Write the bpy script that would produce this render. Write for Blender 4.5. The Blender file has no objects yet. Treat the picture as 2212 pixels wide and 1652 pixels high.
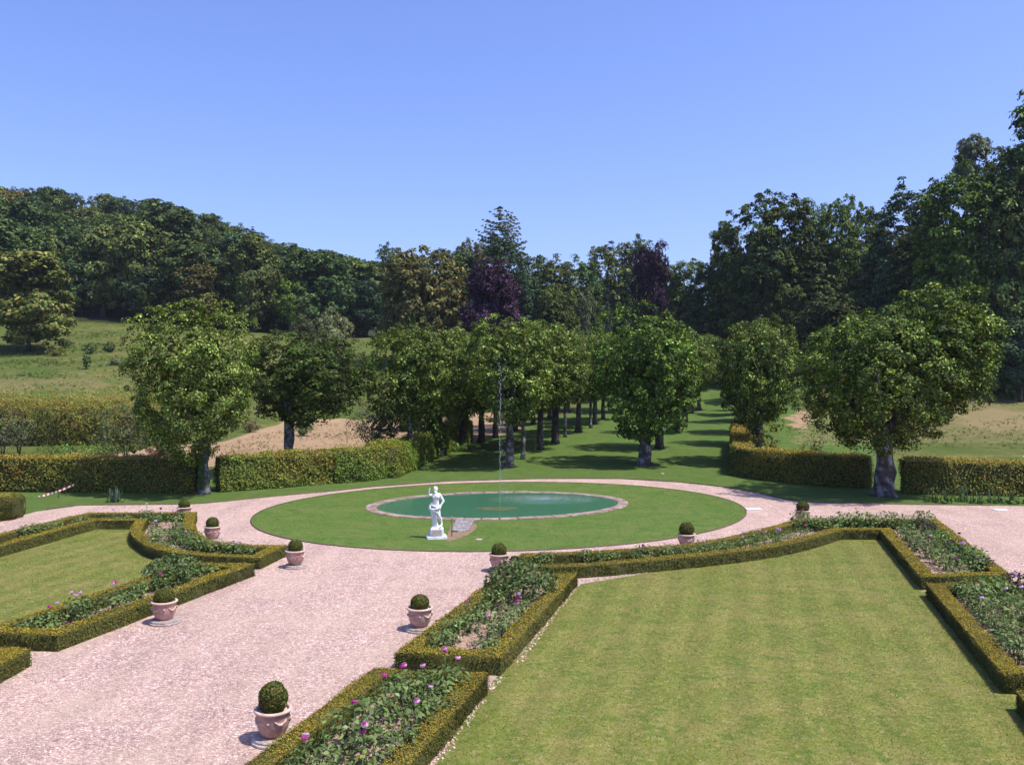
import bpy, bmesh, math, random, re
import numpy as np
from mathutils import Vector, Matrix

random.seed(7)
RNG = np.random.default_rng(7)
SC = bpy.context.scene
COL = SC.collection

# ------------------------------------------------------------------ camera, sky, sun, exposure
F = 1876.0            # focal length in measured pixels (frame 2212 wide, 1652 high)
EYE = 6.5
PITCH = math.atan((826 - 805) / F)
cam = bpy.data.cameras.new('camera')
cam.sensor_width = 36.0
cam.lens = 36.0 * F / 2212.0
cam.clip_end = 3000
cam_o = bpy.data.objects.new('camera', cam)
cam_o.location = (0, 0, EYE)
cam_o.rotation_euler = (math.pi / 2 - PITCH, 0, 0)
COL.objects.link(cam_o)
SC.camera = cam_o

SUN_EL = math.radians(63)
SUN_AZ = math.atan2(0.95, -0.34)          # clockwise from +Y
world = bpy.data.worlds.new('World')
SC.world = world
world.use_nodes = True
wn = world.node_tree.nodes
wl = world.node_tree.links
wn.clear()
sky = wn.new('ShaderNodeTexSky')
sky.sky_type = 'NISHITA'
sky.sun_disc = False
sky.sun_elevation = SUN_EL
sky.sun_rotation = SUN_AZ
sky.altitude = 100
sky.air_density = 1.0
sky.dust_density = 1.8
sky.ozone_density = 2.6
bg = wn.new('ShaderNodeBackground')
bg.inputs['Strength'].default_value = 0.13
wo = wn.new('ShaderNodeOutputWorld')
tint = wn.new('ShaderNodeMix')
tint.data_type = 'RGBA'
tint.blend_type = 'MULTIPLY'
tint.inputs[0].default_value = 1.0
tint.inputs[7].default_value = (1.02, 1.07, 1.56, 1)      # the camera's cool white balance, same all over the sky
wl.new(sky.outputs[0], tint.inputs[6])
wl.new(tint.outputs[2], bg.inputs['Color'])
wl.new(bg.outputs[0], wo.inputs['Surface'])

sl = bpy.data.lights.new('sun', 'SUN')
sl.energy = 5.0
sl.angle = math.radians(0.5)
sl.color = (1.0, 0.95, 0.86)
sun_o = bpy.data.objects.new('sun', sl)
to_sun = Vector((math.sin(SUN_AZ) * math.cos(SUN_EL), math.cos(SUN_AZ) * math.cos(SUN_EL), math.sin(SUN_EL)))
sun_o.rotation_euler = to_sun.to_track_quat('Z', 'Y').to_euler()
sun_o.location = (60, -20, 90)
COL.objects.link(sun_o)

SC.view_settings.view_transform = 'Standard'
SC.view_settings.look = 'None'
SC.view_settings.gamma = 1.0
SC.view_settings.exposure = 0.30
SC.view_settings.use_curve_mapping = False

# ------------------------------------------------------------------ measuring helpers
CP, SP = math.cos(PITCH), math.sin(PITCH)


def ray(px, py):
    dx, dz = (px - 1106) / F, -(py - 826) / F
    return np.array([dx, CP + SP * dz, -SP + CP * dz])


def P(px, py, z=0.0):
    """a measured picture point lying at height z -> world (x, y)"""
    d = ray(px, py)
    t = (z - EYE) / d[2]
    return (d[0] * t, d[1] * t)


def XY(px, Y):
    return ((px - 1106) / F * Y, Y)


def ZT(py, Y):
    """height of something seen on picture row py at distance Y"""
    return EYE + (805 - py) / F * Y


def smooth(a, b, x):
    t = np.clip((x - a) / (b - a), 0, 1)
    return t * t * (3 - 2 * t)


# terrain: thin-plate surface through measured ground heights
_cp = []
for (px, py, Y) in [(1101, 1003, 59.6), (1392, 1000, 60.4), (1285, 917, 93), (1500, 890, 113), (1535, 834, 205),
                    (1640, 1000, 60.4), (1620, 880, 123), (950, 985, 64.5), (1113, 930, 86), (1187, 905, 101),
                    (480, 985, 67.7), (620, 960, 76), (750, 908, 105), (100, 962, 76), (340, 965, 75), (-150, 962, 76),
                    (50, 850, 97), (120, 810, 111), (100, 770, 130), (60, 738, 147), (200, 692, 166), (290, 700, 166),
                    (-200, 690, 160), (450, 712, 166), (700, 730, 170), (790, 745, 160), (850, 730, 172), (790, 800, 135),
                    (1720, 950, 76), (1900, 872, 105), (2100, 838, 124), (2212, 832, 128), (1750, 842, 122), (2350, 835, 125)]:
    x, y = XY(px, Y)
    _cp.append((x, y, ZT(py, Y)))
for (px, Y, z) in [(200, 282, 46), (-200, 280, 52), (500, 272, 35), (700, 262, 23), (1000, 255, 19), (1250, 255, 18),
                   (1440, 260, 15), (1700, 190, 9), (1650, 230, 14), (2000, 190, 15), (2212, 160, 17), (2500, 160, 26),
                   (2300, 220, 34), (200, 380, 55), (1000, 380, 28), (1700, 380, 26), (2300, 330, 50), (-500, 380, 62),
                   (100, 215, 28), (450, 215, 22), (800, 210, 15), (2600, 130, 12)]:
    x, y = XY(px, Y)
    _cp.append((x, y, z))
for x in (-70, -45, -25, -8, 8, 25, 45, 70):
    for y in (44, 52):
        _cp.append((x, y, 0.0))
_cp = np.array(_cp)


def _phi(r2):
    return 0.5 * r2 * np.log(r2 + 1e-9)


_S = 1 / 50.0
_XYc = _cp[:, :2] * _S
_n = len(_cp)
_A = np.zeros((_n + 3, _n + 3))
_A[:_n, :_n] = _phi(((_XYc[:, None] - _XYc[None]) ** 2).sum(-1)) + np.eye(_n) * 2e-3
_A[:_n, _n] = 1
_A[:_n, _n + 1:] = _XYc
_A[_n:, :_n] = _A[:_n, _n:].T
_W = np.linalg.solve(_A, np.concatenate([_cp[:, 2], np.zeros(3)]))


def terrain(x, y):
    x = np.atleast_1d(np.asarray(x, float))
    y = np.atleast_1d(np.asarray(y, float))
    q = np.stack([x, y], -1) * _S
    z = _phi(((q[:, None] - _XYc[None]) ** 2).sum(-1)) @ _W[:_n] + _W[_n] + q @ _W[_n + 1:]
    return z * smooth(53, 67, y)


def gz(x, y):
    return float(terrain(x, y)[0])


def hit(px, py):
    """where the line of sight through a picture point meets the ground"""
    d = ray(px, py)
    ts = np.arange(8, 330, 0.5)
    zz = EYE + d[2] * ts - terrain(d[0] * ts, d[1] * ts)
    k = np.argmax(zz < 0)
    t = ts[k] if zz[k] < 0 else 300
    return (d[0] * t, d[1] * t)


# ------------------------------------------------------------------ object helpers
def tag(o, label=None, cat=None, group=None, kind=None):
    if label: o['label'] = label
    if cat: o['category'] = cat
    if group: o['group'] = group
    if kind: o['kind'] = kind
    return o


def empty(name, loc, label=None, cat=None, group=None, rz=0.0):
    o = bpy.data.objects.new(name, None)
    o.empty_display_size = 0.3
    o.location = loc
    o.rotation_euler = (0, 0, rz)
    COL.objects.link(o)
    return tag(o, label, cat, group)


def link(name, mesh, mat=None, parent=None, loc=(0, 0, 0), rot=(0, 0, 0), scale=(1, 1, 1)):
    o = bpy.data.objects.new(name, mesh)
    o.location, o.rotation_euler, o.scale = loc, rot, scale
    if parent: o.parent = parent
    if mat is not None and len(mesh.materials) == 0: mesh.materials.append(mat)
    COL.objects.link(o)
    return o


def np_mesh(name, verts, faces, cols=None, shade=False):
    """faces: (M,k) integer array, cols: (M,3) colour of each face"""
    m = bpy.data.meshes.new(name)
    verts = np.asarray(verts, np.float32)
    faces = np.asarray(faces, np.int32)
    k = faces.shape[1]
    m.vertices.add(len(verts))
    m.vertices.foreach_set('co', verts.ravel())
    m.loops.add(faces.size)
    m.loops.foreach_set('vertex_index', faces.ravel())
    m.polygons.add(len(faces))
    m.polygons.foreach_set('loop_start', np.arange(0, faces.size, k, dtype=np.int32))
    if shade: m.polygons.foreach_set('use_smooth', np.ones(len(faces), bool))
    m.update(calc_edges=True)
    if cols is not None:
        a = m.attributes.new('Col', 'FLOAT_COLOR', 'FACE')
        c = np.ones((len(faces), 4), np.float32)
        c[:, :3] = np.clip(cols, 0.002, 1)
        a.data.foreach_set('color', c.ravel())
    return m


def bm_mesh(name, bm, smooth_shade=False):
    m = bpy.data.meshes.new(name)
    bm.normal_update()
    if smooth_shade:
        for f in bm.faces: f.smooth = True
    bm.to_mesh(m)
    bm.free()
    return m


def unit(v):
    return v / (np.linalg.norm(v, axis=-1, keepdims=True) + 1e-9)


def sinnoise(p, s, seed=0):
    """cheap smooth noise in about [-1, 1]"""
    r = np.random.default_rng(seed + 100)
    out = 0
    for k in range(5):
        d = r.normal(size=3) * s * (1 + 0.5 * k)
        out = out + np.sin(p @ d + r.uniform(0, 6.28)) / (1 + 0.3 * k)
    return out / 2.4


def leaf_geo(c, n, size, aspect=1.5, fold=0.12):
    """diamond leaves: centres, facing directions, lengths"""
    N = len(c)
    n = unit(n)
    t = unit(np.cross(n, RNG.normal(size=(N, 3))))
    b = np.cross(n, t)
    L = np.asarray(size).reshape(-1, 1) * np.ones((N, 1))
    Wd = L / aspect
    v = np.empty((N, 4, 3), np.float32)
    v[:, 0] = c - b * L / 2
    v[:, 1] = c + t * Wd / 2 + n * L * fold + b * L * 0.08
    v[:, 2] = c + b * L / 2
    v[:, 3] = c - t * Wd / 2 + n * L * fold + b * L * 0.08
    f = np.arange(4 * N).reshape(N, 4)
    return v.reshape(-1, 3), f


def palette(N, cols, weights=None, jitter=0.22):
    cols = np.array(cols)
    k = RNG.choice(len(cols), N, p=weights)
    c = cols[k] * np.exp(RNG.normal(0, jitter, (N, 1)))
    return c * np.exp(RNG.normal(0, 0.06, (N, 3)))


# ------------------------------------------------------------------ materials
def new_mat(name):
    m = bpy.data.materials.new(name)
    m.use_nodes = True
    nt = m.node_tree
    b = nt.nodes['Principled BSDF']
    return m, nt, b


def N_(nt, t, **kw):
    n = nt.nodes.new(t)
    for k, v in kw.items(): setattr(n, k, v)
    return n


def noise(nt, vec, scale, detail=4, rough=0.6):
    n = N_(nt, 'ShaderNodeTexNoise')
    n.inputs['Scale'].default_value = scale
    n.inputs['Detail'].default_value = detail
    n.inputs['Roughness'].default_value = rough
    if vec is not None: nt.links.new(vec, n.inputs['Vector'])
    return n.outputs['Fac']


def ramp(nt, fac, stops, interp='LINEAR'):
    r = N_(nt, 'ShaderNodeValToRGB')
    r.color_ramp.interpolation = interp
    e = r.color_ramp.elements
    while len(e) < len(stops): e.new(0.5)
    for i, (p, c) in enumerate(stops):
        e[i].position = p
        e[i].color = (c[0], c[1], c[2], 1) if hasattr(c, '__len__') else (c, c, c, 1)
    nt.links.new(fac, r.inputs['Fac'])
    return r.outputs['Color']


def mix(nt, fac, a, b, mode='MIX'):
    m = N_(nt, 'ShaderNodeMix', data_type='RGBA', blend_type=mode)
    for s, v in ((0, fac), (6, a), (7, b)):
        if hasattr(v, 'is_linked') or isinstance(v, bpy.types.NodeSocket): nt.links.new(v, m.inputs[s])
        elif hasattr(v, '__len__'): m.inputs[s].default_value = (v[0], v[1], v[2], 1)
        else: m.inputs[s].default_value = v
    return m.outputs[2]


def bump(nt, b, h, strength, dist=0.05):
    n = N_(nt, 'ShaderNodeBump')
    n.inputs['Strength'].default_value = strength
    n.inputs['Distance'].default_value = dist
    nt.links.new(h, n.inputs['Height'])
    nt.links.new(n.outputs[0], b.inputs['Normal'])


def pos(nt):
    return N_(nt, 'ShaderNodeNewGeometry').outputs['Position']


def leaf_mat(name, rough=0.5, trans=0.3, spec=0.35, vary=0.18, tint=(1.25, 1.15, 0.45), hue=0.0):
    """leaves: colour comes from the leaf itself, light passes partly through"""
    m, nt, b = new_mat(name)
    a = N_(nt, 'ShaderNodeAttribute', attribute_name='Col')
    oi = N_(nt, 'ShaderNodeObjectInfo')
    mr = N_(nt, 'ShaderNodeMapRange')
    mr.inputs['To Min'].default_value = 1 - vary
    mr.inputs['To Max'].default_value = 1 + vary
    nt.links.new(oi.outputs['Random'], mr.inputs['Value'])
    hs = N_(nt, 'ShaderNodeHueSaturation')
    nt.links.new(a.outputs['Color'], hs.inputs['Color'])
    nt.links.new(mr.outputs[0], hs.inputs['Value'])
    if hue:
        h2 = N_(nt, 'ShaderNodeMapRange')
        h2.inputs['To Min'].default_value = 0.5 - hue
        h2.inputs['To Max'].default_value = 0.5 + hue * 0.6
        fr = N_(nt, 'ShaderNodeMath', operation='MULTIPLY')
        fr.inputs[1].default_value = 7.31
        f2 = N_(nt, 'ShaderNodeMath', operation='FRACT')
        nt.links.new(oi.outputs['Random'], fr.inputs[0])
        nt.links.new(fr.outputs[0], f2.inputs[0])
        nt.links.new(f2.outputs[0], h2.inputs['Value'])
        nt.links.new(h2.outputs[0], hs.inputs['Hue'])
    b.inputs['Roughness'].default_value = rough
    b.inputs['Specular IOR Level'].default_value = spec
    nt.links.new(hs.outputs[0], b.inputs['Base Color'])
    tr = N_(nt, 'ShaderNodeBsdfTranslucent')
    nt.links.new(mix(nt, 1.0, hs.outputs[0], tint, 'MULTIPLY'), tr.inputs['Color'])
    ms = N_(nt, 'ShaderNodeMixShader')
    ms.inputs[0].default_value = trans
    nt.links.new(b.outputs[0], ms.inputs[1])
    nt.links.new(tr.outputs[0], ms.inputs[2])
    nt.links.new(ms.outputs[0], nt.nodes['Material Output'].inputs['Surface'])
    return m


M = {}
M['leaf'] = leaf_mat('leaf', 0.55, 0.18, 0.14, 0.12)
M['wood_leaf'] = leaf_mat('woodland_leaf', 0.7, 0.14, 0.08, 0.3, hue=0.035)
M['box_leaf'] = leaf_mat('box_leaf', 0.6, 0.2, 0.12, 0.05)
M['blade'] = leaf_mat('grass_blade', 0.55, 0.3, 0.25, 0.0)
M['petal'] = leaf_mat('petal', 0.6, 0.3, 0.2, 0.1, (1.1, 0.9, 1.0))


def simple(name, cols, scale=6, rough=0.85, bump_s=0.3, detail=6, spec=0.3):
    m, nt, b = new_mat(name)
    p = pos(nt)
    f = noise(nt, p, scale, detail, 0.65)
    st = [(0.3 + 0.4 * i / (len(cols) - 1), c) for i, c in enumerate(cols)]
    nt.links.new(ramp(nt, f, st), b.inputs['Base Color'])
    b.inputs['Roughness'].default_value = rough
    b.inputs['Specular IOR Level'].default_value = spec
    if bump_s: bump(nt, b, noise(nt, p, scale * 5, 5), bump_s, 0.03)
    return m


M['core'] = simple('hedge_twigs', [(0.04, 0.045, 0.010), (0.065, 0.065, 0.014)], 20, 0.95)
M['bark'] = simple('bark', [(0.035, 0.028, 0.022), (0.07, 0.058, 0.048), (0.13, 0.115, 0.10)], 3, 0.95, 0.8)
M['bark_lichen'] = simple('lichen_bark', [(0.035, 0.028, 0.024), (0.05, 0.042, 0.036), (0.085, 0.073, 0.064), (0.24, 0.23, 0.24), (0.38, 0.37, 0.39)], 2.2, 0.95, 0.8)
M['dark_bark'] = simple('dark_bark', [(0.03, 0.026, 0.02), (0.07, 0.06, 0.05)], 3, 0.95, 0.6)
M['soil'] = simple('bed_soil', [(0.20, 0.125, 0.085), (0.34, 0.23, 0.16), (0.44, 0.31, 0.22)], 7, 0.95, 0.9, 9)
M['dirt'] = simple('bare_dirt', [(0.12, 0.075, 0.05), (0.24, 0.15, 0.10), (0.16, 0.15, 0.05)], 5, 0.95, 0.9, 8)
M['marble'] = simple('white_marble', [(0.56, 0.55, 0.54), (0.70, 0.70, 0.69), (0.78, 0.78, 0.76)], 5, 0.65, 0.2)
M['plaque'] = simple('pinkish_stone', [(0.50, 0.38, 0.33), (0.66, 0.55, 0.49)], 30, 0.8, 0.2)
M['coping'] = simple('coping_stone', [(0.15, 0.09, 0.07), (0.24, 0.165, 0.135), (0.38, 0.32, 0.30)], 2.2, 0.9, 0.6, 8)
M['grey_stone'] = simple('grey_stone', [(0.10, 0.085, 0.08), (0.22, 0.195, 0.19), (0.40, 0.37, 0.36)], 5.5, 0.9, 0.8, 8)
M['plinth_stone'] = simple('weathered_plinth', [(0.17, 0.13, 0.115), (0.34, 0.27, 0.235), (0.54, 0.47, 0.42)], 6, 0.9, 0.7, 8)
M['edging'] = simple('rusty_edging', [(0.06, 0.04, 0.03), (0.13, 0.08, 0.06)], 4, 0.9, 0.3)
M['pot'] = simple('terracotta', [(0.22, 0.12, 0.085), (0.38, 0.215, 0.165), (0.46, 0.29, 0.24), (0.56, 0.43, 0.38)], 5, 0.85, 0.35, 9)
M['pot_rim'] = simple('pale_terracotta', [(0.42, 0.27, 0.20), (0.55, 0.39, 0.31), (0.62, 0.48, 0.40)], 7, 0.85, 0.35, 9)
M['metal'] = simple('dark_iron', [(0.03, 0.03, 0.035), (0.07, 0.06, 0.055)], 12, 0.5, 0.1)
M['brass'] = simple('dull_brass', [(0.30, 0.25, 0.17), (0.45, 0.40, 0.32)], 12, 0.4, 0.1)
M['white'] = simple('white_paint', [(0.74, 0.74, 0.72), (0.82, 0.82, 0.80)], 4, 0.6, 0.05)
M['red'] = simple('red_tape', [(0.50, 0.03, 0.03), (0.62, 0.05, 0.05)], 8, 0.5, 0)
M['tape_white'] = simple('white_tape', [(0.74, 0.73, 0.73), (0.80, 0.80, 0.80)], 8, 0.5, 0)
M['algae'] = simple('algae', [(0.05, 0.07, 0.02), (0.10, 0.10, 0.035)], 3, 0.7, 0.5)
M['stem'] = simple('stem', [(0.06, 0.10, 0.03), (0.10, 0.13, 0.05)], 10, 0.7, 0)


def ground_mat():
    m, nt, b = new_mat('meadow_ground')
    p = pos(nt)
    a = N_(nt, 'ShaderNodeAttribute', attribute_name='Mask')
    s = N_(nt, 'ShaderNodeSeparateColor')
    nt.links.new(a.outputs['Color'], s.inputs[0])
    big = noise(nt, p, 0.12, 4)
    mid = noise(nt, p, 0.9, 6, 0.7)
    fine = noise(nt, p, 9, 6, 0.75)
    lawn = mix(nt, ramp(nt, mid, [(0.35, 0), (0.65, 1)]), (0.062, 0.120, 0.022), (0.105, 0.142, 0.034))
    mead = mix(nt, ramp(nt, big, [(0.38, 0), (0.62, 1)]), (0.075, 0.105, 0.020), (0.145, 0.13, 0.040))
    mp = N_(nt, 'ShaderNodeMapping')
    mp.inputs['Scale'].default_value = (0.035, 0.33, 0.33)
    nt.links.new(p, mp.inputs['Vector'])
    strk = noise(nt, mp.outputs[0], 1.0, 5, 0.65)
    mead = mix(nt, ramp(nt, strk, [(0.54, 0), (0.64, 0.6)]), mead, (0.19, 0.16, 0.06))
    mead = mix(nt, ramp(nt, mid, [(0.42, 0), (0.62, 0.85)]), mead, (0.055, 0.092, 0.016))
    soil = mix(nt, ramp(nt, mid, [(0.35, 0), (0.65, 1)]), (0.40, 0.27, 0.165), (0.28, 0.18, 0.105))
    soil = mix(nt, ramp(nt, fine, [(0.48, 0), (0.66, 0.75)]), soil, (0.24, 0.18, 0.07))
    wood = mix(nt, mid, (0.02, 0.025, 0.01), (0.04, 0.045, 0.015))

    def msk(ch):
        x = N_(nt, 'ShaderNodeMath', operation='MULTIPLY_ADD')
        nt.links.new(mid, x.inputs[0])
        x.inputs[1].default_value = 0.5
        nt.links.new(s.outputs[ch], x.inputs[2])
        return ramp(nt, x.outputs[0], [(0.62, 0), (0.88, 1)])
    c = mix(nt, msk(0), mead, lawn)
    c = mix(nt, msk(1), c, soil)
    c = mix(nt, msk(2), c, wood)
    c = mix(nt, 0.75, c, ramp(nt, fine, [(0.25, 0.45), (0.75, 1.45)]), 'MULTIPLY')
    nt.links.new(c, b.inputs['Base Color'])
    b.inputs['Roughness'].default_value = 0.95
    b.inputs['Specular IOR Level'].default_value = 0.1
    bump(nt, b, fine, 0.7, 0.12)
    return m


def lawn_mat(name, c1, c2, c3, straw, mown=False):
    m, nt, b = new_mat(name)
    p = pos(nt)
    big = noise(nt, p, 0.55, 4, 0.6)
    mid = noise(nt, p, 1.7, 5, 0.65)
    sml = noise(nt, p, 7, 4, 0.7)
    fine = noise(nt, p, 30, 6, 0.8)
    c = mix(nt, ramp(nt, big, [(0.40, 0), (0.60, 1)]), c1, c2)
    c = mix(nt, ramp(nt, mid, [(0.50, 0), (0.64, 0.9)]), c, c3)
    c = mix(nt, ramp(nt, sml, [(0.50, 0), (0.70, 0.75)]), c, straw)
    c = mix(nt, ramp(nt, sml, [(0.28, 0.7), (0.44, 0)]), c, c3)
    if mown:                                   # faint lengthwise mowing bands, grass laid one way and the other
        mp = N_(nt, 'ShaderNodeMapping')
        mp.inputs['Rotation'].default_value = (0, 0, math.radians(14.75))
        nt.links.new(p, mp.inputs['Vector'])
        wv = N_(nt, 'ShaderNodeTexWave')
        wv.inputs['Scale'].default_value = 0.33
        wv.inputs['Distortion'].default_value = 1.4
        wv.inputs['Detail'].default_value = 2
        nt.links.new(mp.outputs[0], wv.inputs['Vector'])
        c = mix(nt, 0.6, c, ramp(nt, wv.outputs['Fac'], [(0.3, 0.88), (0.7, 1.10)]), 'MULTIPLY')
    c = mix(nt, 0.9, c, ramp(nt, fine, [(0.28, 0.52), (0.70, 1.30)]), 'MULTIPLY')
    nt.links.new(c, b.inputs['Base Color'])
    b.inputs['Roughness'].default_value = 0.9
    b.inputs['Specular IOR Level'].default_value = 0.12
    bump(nt, b, fine, 0.5, 0.03)
    return m


def gravel_mat():
    m, nt, b = new_mat('pink_gravel')
    p = pos(nt)
    v = N_(nt, 'ShaderNodeTexVoronoi')
    v.inputs['Scale'].default_value = 33
    nt.links.new(p, v.inputs['Vector'])
    v2 = N_(nt, 'ShaderNodeTexVoronoi')
    v2.inputs['Scale'].default_value = 11
    nt.links.new(p, v2.inputs['Vector'])
    sep = N_(nt, 'ShaderNodeSeparateColor')
    nt.links.new(v.outputs['Color'], sep.inputs[0])
    c = ramp(nt, sep.outputs[0], [(0.0, (0.21, 0.12, 0.11)), (0.2, (0.375, 0.24, 0.198)), (0.6, (0.475, 0.315, 0.255)), (0.9, (0.61, 0.455, 0.39)), (1.0, (0.84, 0.72, 0.66))])
    sep2 = N_(nt, 'ShaderNodeSeparateColor')
    nt.links.new(v2.outputs['Color'], sep2.inputs[0])
    c = mix(nt, 0.55, c, ramp(nt, sep2.outputs[1], [(0, 0.70), (1, 1.22)]), 'MULTIPLY')
    mp = N_(nt, 'ShaderNodeMapping')
    mp.inputs['Rotation'].default_value = (0, 0, math.radians(14.75))
    mp.inputs['Scale'].default_value = (0.9, 0.07, 1)
    nt.links.new(p, mp.inputs['Vector'])
    trk = noise(nt, mp.outputs[0], 1.0, 4, 0.6)
    c = mix(nt, 0.8, c, ramp(nt, trk, [(0.36, 0.84), (0.6, 1.06)]), 'MULTIPLY')
    patch = noise(nt, p, 1.6, 6, 0.7)
    c = mix(nt, 0.8, c, ramp(nt, patch, [(0.34, 0.86), (0.62, 1.05)]), 'MULTIPLY')
    big = noise(nt, p, 0.5, 6, 0.65)
    c = mix(nt, ramp(nt, big, [(0.4, 0), (0.72, 0.6)]), c, (0.50, 0.37, 0.275))
    nt.links.new(c, b.inputs['Base Color'])
    b.inputs['Roughness'].default_value = 0.85
    b.inputs['Specular IOR Level'].default_value = 0.2
    inv = N_(nt, 'ShaderNodeMath', operation='SUBTRACT')
    inv.inputs[0].default_value = 1
    nt.links.new(v.outputs['Distance'], inv.inputs[1])
    bump(nt, b, inv.outputs[0], 0.8, 0.03)
    return m


def pebble_mat():
    m, nt, b = new_mat('pebbles')
    a = N_(nt, 'ShaderNodeAttribute', attribute_name='Col')
    nt.links.new(a.outputs['Color'], b.inputs['Base Color'])
    b.inputs['Roughness'].default_value = 0.8
    return m


SPLASH = (1.6, 44.3)


def water_mat():
    m, nt, b = new_mat('green_pond_water')
    p = pos(nt)
    cn = noise(nt, p, 0.4, 3)
    nt.links.new(mix(nt, cn, (0.042, 0.132, 0.070), (0.058, 0.160, 0.090)), b.inputs['Base Color'])
    b.inputs['Roughness'].default_value = 0.06
    b.inputs['IOR'].default_value = 1.33
    # falling drops roughen the water round the place they land
    sub = N_(nt, 'ShaderNodeVectorMath', operation='SUBTRACT')
    nt.links.new(p, sub.inputs[0])
    sub.inputs[1].default_value = (SPLASH[0], SPLASH[1], 0.04)
    ln = N_(nt, 'ShaderNodeVectorMath', operation='LENGTH')
    sc = N_(nt, 'ShaderNodeVectorMath', operation='MULTIPLY')
    sc.inputs[1].default_value = (0.8, 1.3, 0)
    nt.links.new(sub.outputs[0], sc.inputs[0])
    nt.links.new(sc.outputs[0], ln.inputs[0])
    mr = N_(nt, 'ShaderNodeMapRange')
    mr.inputs['From Min'].default_value = 0.2
    mr.inputs['From Max'].default_value = 2.4
    mr.inputs['To Min'].default_value = 1.0
    mr.inputs['To Max'].default_value = 0.05
    nt.links.new(ln.outputs['Value'], mr.inputs['Value'])
    h = noise(nt, p, 9, 3)
    n = N_(nt, 'ShaderNodeBump')
    n.inputs['Distance'].default_value = 0.12
    nt.links.new(mr.outputs[0], n.inputs['Strength'])
    nt.links.new(h, n.inputs['Height'])
    nt.links.new(n.outputs[0], b.inputs['Normal'])
    return m


def jet_mat():
    m, nt, b = new_mat('water_jet')
    b.inputs['Base Color'].default_value = (0.85, 0.9, 0.95, 1)
    b.inputs['Roughness'].default_value = 0.15
    b.inputs['Transmission Weight'].default_value = 0.75
    b.inputs['IOR'].default_value = 1.33
    return m


M['ground'] = ground_mat()
M['lawn'] = lawn_mat('parterre_lawn', (0.136, 0.158, 0.026), (0.19, 0.180, 0.046), (0.088, 0.134, 0.019), (0.30, 0.245, 0.11), True)
M['round_lawn'] = lawn_mat('round_lawn', (0.076, 0.144, 0.022), (0.115, 0.156, 0.034), (0.054, 0.118, 0.017), (0.18, 0.175, 0.055))
M['gravel'] = gravel_mat()
M['pebble'] = pebble_mat()
M['water'] = water_mat()
M['jet'] = jet_mat()


# ------------------------------------------------------------------ polygons
def in_poly(x, y, poly):
    x = np.asarray(x); y = np.asarray(y)
    r = np.zeros(x.shape, bool)
    n = len(poly)
    for i in range(n):
        x0, y0 = poly[i]; x1, y1 = poly[(i + 1) % n]
        if y0 == y1: continue
        c = ((y0 > y) != (y1 > y)) & (x < (x1 - x0) * (y - y0) / (y1 - y0) + x0)
        r ^= c
    return r


def area(poly):
    return 0.5 * sum(poly[i][0] * poly[(i + 1) % len(poly)][1] - poly[(i + 1) % len(poly)][0] * poly[i][1] for i in range(len(poly)))


def ccw(poly):
    return poly if area(poly) > 0 else poly[::-1]


def catmull(pts, sub=4, closed=False):
    n = len(pts)
    out = []
    rng = range(n) if closed else range(n - 1)
    for i in rng:
        if closed: a, b, c, d = pts[(i - 1) % n], pts[i], pts[(i + 1) % n], pts[(i + 2) % n]
        else: a, b, c, d = pts[max(i - 1, 0)], pts[i], pts[i + 1], pts[min(i + 2, n - 1)]
        a, b, c, d = map(np.array, (a, b, c, d))
        for k in range(sub):
            t = k / sub
            out.append(tuple(0.5 * (2 * b + (c - a) * t + (2 * a - 5 * b + 4 * c - d) * t * t + (3 * b - 3 * c + d - a) * t ** 3)))
    if not closed: out.append(tuple(pts[-1]))
    return out


def sharp_smooth(pts, sharp, sub=4):
    """round the runs of a closed outline between its sharp corners"""
    n = len(pts)
    s = sorted(sharp)
    out = []
    for i, k in enumerate(s):
        e = s[(i + 1) % len(s)]
        run = [pts[j % n] for j in range(k, (e if e > k else e + n) + 1)]
        out += (catmull(run, sub) if len(run) > 2 else run)[:-1]
    return out


def offset(poly, d):
    """inward offset of a CCW outline"""
    n = len(poly)
    out = []
    for i in range(n):
        p0, p1, p2 = (np.array(poly[j % n]) for j in (i - 1, i, i + 1))
        e1 = p1 - p0; e2 = p2 - p1
        e1 = e1 / (np.linalg.norm(e1) + 1e-9); e2 = e2 / (np.linalg.norm(e2) + 1e-9)
        n1 = np.array([-e1[1], e1[0]]); n2 = np.array([-e2[1], e2[0]])
        mt = n1 + n2
        L = max(np.dot(mt, mt), 0.35)
        out.append(tuple(p1 + mt * 2 * d / L))
    return out


def flat(name, poly, z, mat, label):
    from mathutils.geometry import delaunay_2d_cdt
    poly = ccw(poly)
    r = delaunay_2d_cdt([Vector(p) for p in poly], [], [list(range(len(poly)))], 1, 1e-4)
    m = np_mesh(name, [(v.x, v.y, z) for v in r[0]], np.array([f if len(f) == 3 else f[:3] for f in r[2]]))
    return tag(link(name, m, mat), label, kind='structure')


def pix(pts, z=0.0):
    return [P(px, py, z) for px, py in pts]


def ellipse(cx, cy, a, b, ang, n=96):
    c, s = math.cos(math.radians(ang)), math.sin(math.radians(ang))
    return [(cx + a * math.cos(t) * c - b * math.sin(t) * s, cy + a * math.cos(t) * s + b * math.sin(t) * c)
            for t in np.linspace(0, 2 * math.pi, n, endpoint=False)]


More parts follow.
